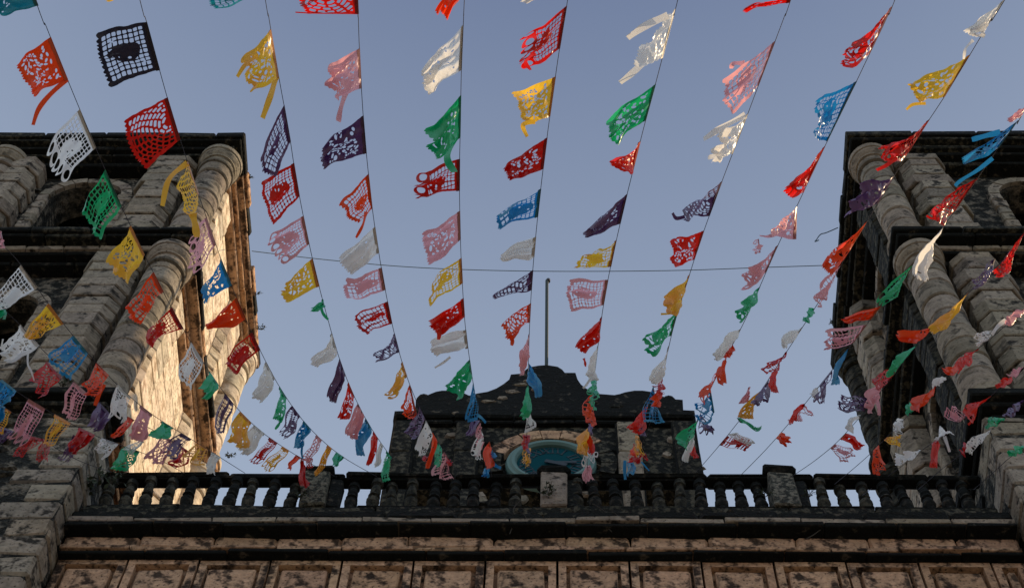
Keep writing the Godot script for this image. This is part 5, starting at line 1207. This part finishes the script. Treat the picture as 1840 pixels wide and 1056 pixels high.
	flag("P", "G", 64, Vector3(1.858, 14.148, -4.007), Vector3(-0.110, 0.043, -0.383), Vector3(-0.433, -0.148, -0.309), Vector3(-0.338, -0.161, -0.593), "torn pink banner below red and above white on the eighth top-edge cord", [[0.046, [Vector3(-0.231, 0.111, -0.224), Vector3(-0.323, 0.079, -0.214), Vector3(-0.351, 0.043, -0.249)]]])
	flag("W", "S", 64, Vector3(1.670, 14.230, -4.663), Vector3(-0.106, 0.066, -0.377), Vector3(-0.193, -0.296, -0.107), Vector3(-0.279, -0.198, -0.385), "torn white banner below pink and above purple on the eighth top-edge cord", [[0.061, [Vector3(-0.018, -0.005, -0.010), Vector3(-0.213, -0.119, -0.074), Vector3(-0.388, -0.233, -0.147)]], [0.047, [Vector3(-0.185, 0.069, -0.366), Vector3(-0.278, 0.020, -0.387), Vector3(-0.325, -0.004, -0.397)]]])
	flag("V", "D", 46, Vector3(1.489, 14.353, -5.318), Vector3(-0.092, 0.084, -0.357), Vector3(-0.249, -0.243, -0.118), Vector3(-0.367, -0.141, -0.298), "torn purple banner below white and above red on the eighth top-edge cord", [[0.035, [Vector3(-0.323, -0.132, -0.278), Vector3(-0.399, -0.163, -0.281), Vector3(-0.434, -0.164, -0.231)]]])
	flag("E", "F", 46, Vector3(1.358, 14.477, -5.833), Vector3(-0.067, 0.087, -0.311), Vector3(-0.284, -0.223, 0.025), Vector3(-0.267, -0.164, -0.289), "open-cut red banner below purple and above yellow on the eighth top-edge cord")
	flag("Y", "S", 46, Vector3(1.258, 14.617, -6.315), Vector3(-0.057, 0.095, -0.293), Vector3(-0.208, -0.261, -0.129), Vector3(-0.137, -0.180, -0.333), "torn yellow banner below red and above green on the eighth top-edge cord", [[0.021, [Vector3(-0.129, -0.165, -0.298), Vector3(-0.199, -0.195, -0.301), Vector3(-0.265, -0.218, -0.294)]]])
	flag("G", "G", 46, Vector3(1.170, 14.768, -6.769), Vector3(-0.042, 0.100, -0.273), Vector3(-0.288, -0.185, -0.116), Vector3(-0.258, -0.167, -0.349), "lattice-cut green banner below yellow and above white on the eighth top-edge cord")
	flag("W", "S", 46, Vector3(1.113, 14.919, -7.174), Vector3(-0.034, 0.150, -0.366), Vector3(-0.158, -0.179, -0.268), Vector3(-0.100, -0.111, -0.374), "lightly pierced white banner below green and above red on the eighth top-edge cord")
	flag("R", "G", 34, Vector3(1.075, 15.090, -7.587), Vector3(-0.022, 0.095, -0.216), Vector3(-0.066, -0.253, 0.010), Vector3(-0.049, -0.123, -0.130), "lattice-cut red banner below white and above orange on the eighth top-edge cord")
	flag("O", "S", 34, Vector3(1.061, 15.153, -7.731), Vector3(-0.017, 0.066, -0.146), Vector3(-0.091, -0.256, 0.005), Vector3(-0.025, -0.180, -0.123), "lightly pierced orange banner below red and above blue on the eighth top-edge cord")
	flag("B", "G", 46, Vector3(0.991, 15.171, -7.733), Vector3(0.040, 0.093, -0.242), Vector3(-0.084, -0.213, -0.269), Vector3(0.076, -0.190, -0.304), "lattice-cut blue banner below orange and above red on the eighth top-edge cord")
	flag("E", "F", 46, Vector3(0.952, 15.281, -7.985), Vector3(-0.020, 0.101, -0.190), Vector3(-0.187, -0.272, -0.097), Vector3(-0.120, -0.179, -0.238), "open-cut red banner below blue and above purple on the eighth top-edge cord")
	flag("V", "D", 34, Vector3(0.926, 15.390, -8.210), Vector3(-0.009, 0.050, -0.104), Vector3(-0.059, -0.246, 0.025), Vector3(-0.001, -0.198, -0.085), "finely slotted purple banner below red and above yellow on the eighth top-edge cord")
	flag("Y", "L", 34, Vector3(0.849, 15.539, -8.477), Vector3(0.034, -0.002, -0.007), Vector3(-0.018, -0.287, -0.067), Vector3(0.077, -0.279, -0.056), "loop-edged yellow banner below purple and above orange on the eighth top-edge cord")
	flag("O", "L", 34, Vector3(0.840, 15.590, -8.592), Vector3(0.041, 0.077, -0.182), Vector3(-0.066, -0.249, 0.020), Vector3(-0.018, -0.133, -0.076), "loop-edged orange banner below yellow and above red on the eighth top-edge cord")
	flag("R", "L", 34, Vector3(0.881, 15.668, -8.773), Vector3(0.080, -0.055, 0.051), Vector3(-0.115, -0.240, 0.044), Vector3(0.081, -0.274, 0.134), "loop-edged red banner below orange and above blue on the eighth top-edge cord")
	flag("B", "F", 34, Vector3(0.783, 15.769, -8.907), Vector3(0.066, -0.027, -0.002), Vector3(-0.010, -0.250, 0.014), Vector3(0.086, -0.259, 0.051), "torn blue banner, last at the lower end of the eighth top-edge cord", [[0.037, [Vector3(-0.021, 0.005, 0.013), Vector3(-0.027, -0.065, -0.060), Vector3(-0.021, -0.135, -0.132)]], [0.017, [Vector3(0.146, -0.019, 0.011), Vector3(0.187, -0.058, -0.023), Vector3(0.224, -0.092, -0.052)]]])
	flag("R", "D", 64, Vector3(2.791, 14.113, -3.708), Vector3(-0.143, 0.046, -0.412), Vector3(-0.327, -0.144, -0.305), Vector3(-0.390, -0.239, -0.464), "finely slotted red banner, topmost on the ninth top-edge cord, above a blue one")
	flag("B", "G", 64, Vector3(2.561, 14.188, -4.368), Vector3(-0.196, 0.087, -0.559), Vector3(-0.329, -0.075, -0.150), Vector3(-0.326, -0.135, -0.473), "lattice-cut blue banner below red and above red on the ninth top-edge cord")
	flag("E", "S", 64, Vector3(2.349, 14.283, -4.974), Vector3(-0.113, 0.072, -0.354), Vector3(-0.318, -0.129, -0.272), Vector3(-0.294, -0.201, -0.380), "lightly pierced red banner below blue and above pink on the ninth top-edge cord")
	flag("P", "F", 46, Vector3(2.158, 14.413, -5.578), Vector3(0.018, 0.058, -0.333), Vector3(-0.157, -0.286, -0.057), Vector3(-0.327, -0.063, -0.267), "open-cut pink banner below red and above pink on the ninth top-edge cord")
	flag("P", "G", 34, Vector3(1.857, 14.552, -5.939), Vector3(0.026, 0.028, -0.147), Vector3(-0.043, -0.234, 0.052), Vector3(-0.018, -0.191, -0.061), "lattice-cut pink banner below another pink and above pink on the ninth top-edge cord")
	flag("P", "D", 46, Vector3(2.027, 14.521, -5.990), Vector3(-0.079, 0.086, -0.291), Vector3(-0.273, -0.202, -0.141), Vector3(-0.312, -0.180, -0.376), "finely slotted pink banner below another pink and above green on the ninth top-edge cord")
	flag("G", "F", 46, Vector3(1.907, 14.661, -6.453), Vector3(-0.038, 0.052, -0.155), Vector3(-0.161, -0.285, -0.055), Vector3(-0.201, -0.247, -0.250), "open-cut green banner below pink and above white on the ninth top-edge cord")
	flag("W", "Z", 46, Vector3(1.771, 14.839, -6.964), Vector3(-0.053, 0.068, -0.179), Vector3(-0.217, -0.276, -0.057), Vector3(-0.284, -0.201, -0.208), "crumpled white banner below green and above orange on the ninth top-edge cord")
	flag("O", "S", 34, Vector3(1.711, 14.915, -7.163), Vector3(-0.053, 0.073, -0.182), Vector3(-0.048, -0.246, 0.026), Vector3(-0.078, -0.134, -0.070), "lightly pierced orange banner below white and above orange on the ninth top-edge cord")
	flag("O", "S", 34, Vector3(1.659, 14.988, -7.345), Vector3(-0.030, 0.042, -0.102), Vector3(-0.040, -0.298, -0.091), Vector3(-0.087, -0.231, -0.137), "lightly pierced orange banner below another orange and above orange on the ninth top-edge cord")
	flag("O", "L", 46, Vector3(1.611, 15.056, -7.508), Vector3(-0.066, 0.113, -0.259), Vector3(-0.192, -0.277, -0.097), Vector3(-0.209, -0.149, -0.266), "loop-edged orange banner below another orange and above blue on the ninth top-edge cord")
	flag("B", "G", 34, Vector3(1.545, 15.169, -7.767), Vector3(0.057, 0.101, -0.302), Vector3(-0.142, -0.263, -0.007), Vector3(-0.098, -0.158, -0.300), "lattice-cut blue banner below orange and above purple on the ninth top-edge cord")
	flag("V", "L", 34, Vector3(1.472, 15.334, -8.123), Vector3(0.069, 0.027, -0.102), Vector3(-0.031, -0.280, -0.051), Vector3(0.122, -0.227, -0.101), "loop-edged purple banner below blue and above green on the ninth top-edge cord")
	flag("G", "F", 46, Vector3(1.459, 15.371, -8.199), Vector3(-0.038, 0.118, -0.235), Vector3(-0.202, -0.270, -0.084), Vector3(-0.117, -0.156, -0.269), "open-cut green banner below purple and above white on the ninth top-edge cord")
	flag("W", "S", 46, Vector3(1.425, 15.475, -8.408), Vector3(-0.017, 0.055, -0.107), Vector3(-0.090, -0.294, -0.134), Vector3(-0.030, -0.230, -0.170), "lightly pierced white banner below green and above red on the ninth top-edge cord")
	flag("E", "S", 34, Vector3(1.408, 15.530, -8.515), Vector3(-0.009, 0.028, -0.054), Vector3(0.001, -0.262, -0.014), Vector3(0.079, -0.235, -0.075), "lightly pierced red banner, last at the lower end of the ninth top-edge cord")
	flag("W", "S", 64, Vector3(3.478, 13.273, -3.441), Vector3(-0.117, 0.045, -0.259), Vector3(-0.310, -0.106, -0.220), Vector3(-0.249, -0.207, -0.242), "torn white banner, topmost on the rightmost top-edge cord, above a yellow one", [[0.026, [Vector3(-0.257, -0.213, -0.256), Vector3(-0.321, -0.270, -0.306), Vector3(-0.343, -0.331, -0.371)]]])
	flag("Y", "F", 64, Vector3(3.297, 13.427, -3.920), Vector3(-0.097, 0.303, -0.439), Vector3(-0.430, -0.107, -0.216), Vector3(-0.325, 0.049, -0.422), "torn yellow banner below white and above red on the rightmost top-edge cord", [[0.027, [Vector3(-0.299, 0.053, -0.415), Vector3(-0.408, 0.013, -0.411), Vector3(-0.466, -0.028, -0.441)]]])
	flag("R", "L", 64, Vector3(3.140, 13.934, -4.621), Vector3(-0.100, 0.271, -0.399), Vector3(-0.353, -0.109, -0.227), Vector3(-0.287, 0.009, -0.403), "torn red banner below yellow and above purple on the rightmost top-edge cord", [[0.038, [Vector3(-0.234, 0.036, -0.345), Vector3(-0.326, -0.027, -0.390), Vector3(-0.417, -0.077, -0.416)]]])
	flag("V", "S", 46, Vector3(2.969, 14.324, -5.262), Vector3(-0.103, 0.080, -0.280), Vector3(-0.278, -0.259, -0.001), Vector3(-0.404, -0.135, -0.358), "lightly pierced purple banner below red and above orange on the rightmost top-edge cord")
	flag("O", "F", 64, Vector3(2.791, 14.452, -5.735), Vector3(-0.130, 0.094, -0.344), Vector3(-0.367, -0.142, -0.298), Vector3(-0.333, -0.200, -0.418), "open-cut orange banner below purple and above pink on the rightmost top-edge cord")
	flag("P", "G", 46, Vector3(2.620, 14.579, -6.192), Vector3(-0.096, 0.084, -0.269), Vector3(-0.186, -0.280, -0.142), Vector3(-0.226, -0.214, -0.357), "lattice-cut pink banner below orange and above green on the rightmost top-edge cord")
	flag("G", "Z", 34, Vector3(2.430, 14.749, -6.716), Vector3(-0.046, 0.043, -0.120), Vector3(-0.087, -0.224, 0.078), Vector3(-0.124, -0.182, -0.044), "crumpled green banner below pink and above white on the rightmost top-edge cord")
	flag("W", "S", 34, Vector3(2.346, 14.829, -6.937), Vector3(-0.070, 0.070, -0.186), Vector3(-0.216, -0.272, -0.024), Vector3(-0.205, -0.171, -0.146), "lightly pierced white banner below green and above red on the rightmost top-edge cord")
	flag("R", "G", 34, Vector3(2.229, 14.949, -7.250), Vector3(-0.063, 0.071, -0.173), Vector3(-0.192, -0.262, -0.003), Vector3(-0.183, -0.182, -0.158), "lattice-cut red banner below white and above red on the rightmost top-edge cord")
	flag("E", "S", 34, Vector3(2.142, 15.048, -7.489), Vector3(-0.040, 0.048, -0.112), Vector3(-0.060, -0.268, -0.024), Vector3(0.012, -0.218, -0.137), "lightly pierced red banner below another red and above purple on the rightmost top-edge cord")
	flag("V", "F", 34, Vector3(2.094, 15.105, -7.624), Vector3(-0.066, 0.081, -0.182), Vector3(-0.028, -0.291, -0.076), Vector3(-0.160, -0.182, -0.192), "open-cut purple banner below red and above yellow on the rightmost top-edge cord")
	flag("Y", "S", 46, Vector3(2.036, 15.176, -7.783), Vector3(-0.052, 0.063, -0.138), Vector3(-0.258, -0.199, -0.155), Vector3(-0.092, -0.220, -0.195), "lightly pierced yellow banner below purple and above pink on the rightmost top-edge cord")
	flag("P", "Z", 34, Vector3(1.924, 15.223, -7.765), Vector3(-0.009, 0.023, -0.089), Vector3(-0.102, -0.263, -0.010), Vector3(-0.012, -0.210, -0.037), "crumpled pink banner below yellow and above green on the rightmost top-edge cord")
	flag("G", "F", 34, Vector3(1.843, 15.377, -8.186), Vector3(0.033, -0.000, -0.053), Vector3(0.208, -0.239, -0.003), Vector3(0.224, -0.213, 0.035), "open-cut green banner below pink and above red on the rightmost top-edge cord")
	flag("R", "G", 34, Vector3(1.766, 15.502, -8.460), Vector3(-0.063, 0.075, -0.144), Vector3(0.177, -0.218, 0.077), Vector3(0.170, -0.141, -0.108), "lattice-cut red banner below green and above white on the rightmost top-edge cord")
	flag("W", "F", 34, Vector3(1.856, 15.426, -8.380), Vector3(-0.079, 0.064, -0.056), Vector3(0.130, -0.235, 0.040), Vector3(0.062, -0.185, -0.050), "open-cut white banner, last at the lower end of the rightmost top-edge cord")
	flag("P", "S", 34, Vector3(3.769, 13.366, -4.315), Vector3(-0.040, 0.017, -0.111), Vector3(-0.196, -0.262, -0.002), Vector3(-0.193, -0.213, -0.045), "lightly pierced pink banner, topmost on the highest right-edge cord, above a blue one")
	flag("B", "F", 64, Vector3(3.713, 13.389, -4.462), Vector3(-0.108, 0.040, -0.226), Vector3(-0.402, -0.123, -0.254), Vector3(-0.400, -0.216, -0.274), "torn blue banner below pink and above red on the highest right-edge cord", [[0.047, [Vector3(-0.097, 0.089, -0.115), Vector3(-0.230, 0.032, -0.127), Vector3(-0.346, -0.019, -0.141)]], [0.033, [Vector3(-0.158, 0.003, -0.305), Vector3(-0.293, -0.090, -0.373), Vector3(-0.437, -0.177, -0.427), Vector3(-0.493, -0.219, -0.460)]]])
	flag("R", "D", 64, Vector3(3.490, 13.546, -4.993), Vector3(-0.088, 0.268, -0.387), Vector3(-0.382, -0.108, -0.221), Vector3(-0.282, 0.006, -0.389), "torn red banner below blue and above white on the highest right-edge cord", [[0.021, [Vector3(-0.282, 0.015, -0.370), Vector3(-0.350, -0.003, -0.351), Vector3(-0.389, -0.009, -0.327)]]])
	flag("W", "Z", 64, Vector3(3.360, 13.984, -5.591), Vector3(-0.055, 0.214, -0.254), Vector3(-0.257, -0.175, -0.378), Vector3(-0.131, -0.075, -0.451), "crumpled white banner below red and above green on the highest right-edge cord")
	flag("G", "L", 64, Vector3(3.231, 14.433, -6.136), Vector3(-0.076, 0.169, -0.247), Vector3(-0.307, -0.148, -0.315), Vector3(-0.225, -0.137, -0.350), "loop-edged green banner below white and above orange on the highest right-edge cord")
	flag("O", "S", 46, Vector3(3.031, 14.740, -6.690), Vector3(-0.070, 0.056, -0.157), Vector3(-0.353, -0.045, -0.081), Vector3(-0.344, -0.175, -0.085), "lightly pierced orange banner below green and above pink on the highest right-edge cord")
	flag("P", "G", 46, Vector3(2.934, 14.820, -6.912), Vector3(-0.097, 0.087, -0.230), Vector3(-0.353, -0.045, -0.082), Vector3(-0.381, -0.153, -0.226), "lattice-cut pink banner below orange and above blue on the highest right-edge cord")
	flag("B", "S", 46, Vector3(2.808, 14.933, -7.209), Vector3(-0.064, 0.062, -0.153), Vector3(-0.205, -0.131, -0.282), Vector3(-0.149, -0.244, -0.258), "lightly pierced blue banner below pink and above purple on the highest right-edge cord")
	flag("V", "L", 46, Vector3(2.686, 15.052, -7.499), Vector3(-0.092, 0.090, -0.209), Vector3(-0.080, -0.301, -0.141), Vector3(-0.132, -0.192, -0.265), "loop-edged purple banner below blue and above white on the highest right-edge cord")
	flag("W", "S", 34, Vector3(2.587, 15.150, -7.726), Vector3(-0.039, 0.040, -0.089), Vector3(-0.128, -0.242, 0.038), Vector3(-0.049, -0.197, -0.045), "lightly pierced white banner below purple and above pink on the highest right-edge cord")
	flag("P", "G", 34, Vector3(2.478, 15.266, -7.979), Vector3(-0.117, 0.137, -0.284), Vector3(0.027, -0.237, 0.041), Vector3(-0.146, -0.076, -0.185), "lattice-cut pink banner below white and above red on the highest right-edge cord")
	flag("E", "S", 34, Vector3(2.486, 15.257, -7.961), Vector3(-0.039, 0.044, -0.093), Vector3(-0.211, -0.281, -0.045), Vector3(-0.147, -0.198, -0.055), "lightly pierced red banner below pink and above orange on the highest right-edge cord")
	flag("O", "S", 34, Vector3(2.304, 15.471, -8.399), Vector3(-0.043, 0.050, -0.097), Vector3(0.061, -0.229, 0.058), Vector3(0.010, -0.190, -0.062), "lightly pierced orange banner, last at the lower end of the highest right-edge cord")
	flag("R", "D", 64, Vector3(3.954, 13.611, -5.492), Vector3(-0.132, 0.078, -0.277), Vector3(-0.250, -0.141, -0.302), Vector3(-0.203, -0.205, -0.332), "finely slotted red banner, topmost on the second right-edge cord, above a purple one")
	flag("V", "D", 46, Vector3(3.754, 13.721, -5.786), Vector3(-0.023, 0.020, -0.139), Vector3(-0.227, -0.287, -0.093), Vector3(-0.205, -0.263, -0.190), "finely slotted purple banner below red and above yellow on the second right-edge cord")
	flag("Y", "S", 64, Vector3(3.618, 13.930, -6.187), Vector3(-0.080, 0.255, -0.278), Vector3(-0.293, -0.126, -0.267), Vector3(-0.272, -0.032, -0.401), "lightly pierced yellow banner below purple and above orange on the second right-edge cord")
	flag("O", "S", 46, Vector3(3.467, 14.470, -6.773), Vector3(-0.042, 0.160, -0.180), Vector3(-0.333, -0.186, -0.010), Vector3(-0.298, -0.071, -0.111), "lightly pierced orange banner below yellow and above green on the second right-edge cord")
	flag("G", "F", 64, Vector3(3.400, 14.719, -7.059), Vector3(-0.065, 0.204, -0.272), Vector3(-0.299, -0.107, -0.224), Vector3(-0.298, -0.063, -0.282), "open-cut green banner below orange and above red on the second right-edge cord")
	flag("R", "D", 46, Vector3(3.301, 15.010, -7.466), Vector3(-0.050, 0.098, -0.172), Vector3(-0.298, -0.229, 0.018), Vector3(-0.245, -0.145, -0.133), "finely slotted red banner below green and above pink on the second right-edge cord")
	flag("P", "F", 34, Vector3(3.169, 15.161, -7.687), Vector3(0.012, 0.034, -0.138), Vector3(-0.128, -0.263, -0.008), Vector3(-0.098, -0.254, -0.203), "torn pink banner below red and above purple on the second right-edge cord", [[0.043, [Vector3(-0.019, 0.019, -0.170), Vector3(0.003, -0.043, -0.234), Vector3(0.002, -0.105, -0.298)]]])
	flag("V", "D", 46, Vector3(3.091, 15.269, -7.927), Vector3(-0.012, 0.044, -0.152), Vector3(-0.296, -0.190, 0.138), Vector3(-0.325, -0.125, -0.024), "finely slotted purple banner below pink and above white on the second right-edge cord")
	flag("W", "Z", 34, Vector3(3.057, 15.339, -8.134), Vector3(-0.085, 0.060, -0.066), Vector3(-0.197, -0.235, 0.058), Vector3(-0.139, -0.201, -0.074), "crumpled white banner below purple and above red on the second right-edge cord")
	flag("E", "S", 34, Vector3(2.945, 15.477, -8.411), Vector3(-0.044, 0.049, -0.095), Vector3(0.138, -0.238, 0.034), Vector3(0.110, -0.200, -0.087), "lightly pierced red banner below white and above pink on the second right-edge cord")
	flag("P", "G", 34, Vector3(2.861, 15.568, -8.586), Vector3(-0.035, 0.034, -0.065), Vector3(0.191, -0.228, 0.053), Vector3(0.062, -0.230, -0.088), "lattice-cut pink banner, last at the lower end of the second right-edge cord")
	flag("P", "S", 34, Vector3(4.107, 13.861, -6.302), Vector3(-0.098, 0.052, -0.145), Vector3(-0.179, -0.229, 0.070), Vector3(-0.250, -0.177, -0.074), "lightly pierced pink banner, topmost on the third right-edge cord, above a white one")
	flag("W", "F", 34, Vector3(3.862, 13.985, -6.573), Vector3(0.000, 0.015, -0.094), Vector3(-0.194, -0.228, 0.074), Vector3(-0.156, -0.234, -0.068), "torn white banner below pink and above red on the third right-edge cord", [[0.037, [Vector3(0.127, 0.040, 0.082), Vector3(0.047, -0.016, 0.041), Vector3(-0.011, -0.074, -0.010)]]])
	flag("E", "F", 34, Vector3(3.799, 14.093, -6.803), Vector3(-0.057, 0.134, -0.156), Vector3(-0.185, -0.240, 0.046), Vector3(-0.222, -0.127, -0.158), "open-cut red banner below white and above orange on the third right-edge cord")
	flag("O", "Z", 34, Vector3(3.706, 14.348, -7.091), Vector3(-0.024, 0.098, -0.106), Vector3(-0.154, -0.231, 0.066), Vector3(-0.144, -0.126, -0.027), "crumpled orange banner below red and above white on the third right-edge cord")
	flag("W", "Z", 34, Vector3(3.656, 14.560, -7.320), Vector3(-0.013, 0.058, -0.063), Vector3(-0.112, -0.226, 0.074), Vector3(-0.185, -0.176, -0.005), "crumpled white banner below orange and above orange on the third right-edge cord")
	flag("O", "S", 34, Vector3(3.618, 14.737, -7.510), Vector3(-0.035, 0.165, -0.183), Vector3(-0.208, -0.270, -0.019), Vector3(-0.204, -0.117, -0.233), "lightly pierced orange banner below white and above green on the third right-edge cord")
	flag("G", "F", 34, Vector3(3.547, 15.052, -7.865), Vector3(-0.035, 0.121, -0.142), Vector3(-0.134, -0.215, 0.100), Vector3(-0.149, -0.094, -0.045), "open-cut green banner below orange and above white on the third right-edge cord")
	flag("W", "L", 34, Vector3(3.471, 15.294, -8.158), Vector3(-0.037, 0.090, -0.122), Vector3(-0.117, -0.221, 0.086), Vector3(-0.114, -0.158, -0.101), "loop-edged white banner below green and above yellow on the third right-edge cord")
	flag("Y", "F", 34, Vector3(3.363, 15.509, -8.476), Vector3(-0.019, 0.023, -0.043), Vector3(0.064, -0.196, 0.131), Vector3(0.064, -0.210, 0.005), "open-cut yellow banner below white and above orange on the third right-edge cord")
	flag("O", "D", 34, Vector3(3.306, 15.576, -8.603), Vector3(-0.039, 0.045, -0.085), Vector3(0.002, -0.287, -0.069), Vector3(-0.101, -0.261, -0.192), "finely slotted orange banner, last at the lower end of the third right-edge cord")
	flag("P", "S", 34, Vector3(4.227, 14.135, -7.015), Vector3(-0.053, 0.032, -0.075), Vector3(-0.127, -0.221, 0.086), Vector3(-0.193, -0.193, 0.003), "lightly pierced pink banner, topmost on the fourth right-edge cord, above a red one")
	flag("E", "S", 34, Vector3(4.163, 14.174, -7.108), Vector3(-0.042, 0.029, -0.068), Vector3(-0.134, -0.236, 0.052), Vector3(-0.192, -0.218, -0.039), "lightly pierced red banner below pink and above red on the fourth right-edge cord")
	flag("E", "F", 46, Vector3(4.017, 14.297, -7.380), Vector3(-0.080, 0.140, -0.197), Vector3(-0.299, -0.239, 0.006), Vector3(-0.234, -0.103, -0.160), "torn red banner below another red and above pink on the fourth right-edge cord", [[0.028, [Vector3(-0.087, 0.137, -0.203), Vector3(-0.122, 0.066, -0.274), Vector3(-0.176, 0.021, -0.311)]]])
	flag("P", "G", 34, Vector3(3.887, 14.582, -7.743), Vector3(-0.026, 0.102, -0.111), Vector3(-0.153, -0.190, 0.157), Vector3(-0.244, -0.089, 0.049), "lattice-cut pink banner below red and above white on the fourth right-edge cord")
	flag("W", "S", 34, Vector3(3.800, 14.952, -8.133), Vector3(-0.035, 0.144, -0.140), Vector3(0.022, -0.177, 0.178), Vector3(-0.124, -0.047, 0.013), "torn white banner below pink and above red on the fourth right-edge cord", [[0.033, [Vector3(-0.008, -0.009, -0.020), Vector3(0.013, -0.066, -0.078), Vector3(0.030, -0.118, -0.131)]]])
	flag("E", "S", 34, Vector3(3.766, 15.096, -8.273), Vector3(-0.026, 0.100, -0.096), Vector3(-0.044, -0.306, -0.112), Vector3(-0.072, -0.200, -0.192), "lightly pierced red banner below white and above white on the fourth right-edge cord")
	flag("W", "F", 34, Vector3(3.695, 15.360, -8.532), Vector3(-0.056, 0.195, -0.210), Vector3(-0.221, -0.230, 0.070), Vector3(-0.277, -0.032, -0.133), "open-cut white banner, last at the lower end of the fourth right-edge cord")
	flag("V", "F", 34, Vector3(4.333, 14.324, -7.445), Vector3(-0.077, 0.070, -0.148), Vector3(-0.140, -0.226, 0.075), Vector3(-0.233, -0.155, -0.070), "open-cut purple banner, topmost on the fifth right-edge cord, above a green one")
	flag("G", "F", 34, Vector3(4.208, 14.439, -7.686), Vector3(-0.058, 0.052, -0.106), Vector3(-0.162, -0.209, 0.115), Vector3(-0.256, -0.160, 0.004), "open-cut green banner below purple and above white on the fifth right-edge cord")
	flag("W", "D", 34, Vector3(4.124, 14.517, -7.841), Vector3(-0.056, 0.091, -0.134), Vector3(-0.246, -0.261, 0.003), Vector3(-0.250, -0.185, -0.168), "finely slotted white banner below green and above red on the fifth right-edge cord")
	flag("R", "Z", 34, Vector3(4.014, 14.759, -8.159), Vector3(-0.036, 0.131, -0.143), Vector3(-0.105, -0.203, 0.125), Vector3(-0.129, -0.073, -0.022), "crumpled red banner, last at the lower end of the fifth right-edge cord")
	flag("G", "Z", 34, Vector3(4.490, 14.649, -8.101), Vector3(-0.057, 0.049, -0.092), Vector3(-0.138, -0.222, 0.084), Vector3(-0.192, -0.177, -0.016), "crumpled green banner, only one on the lowest right-edge cord")
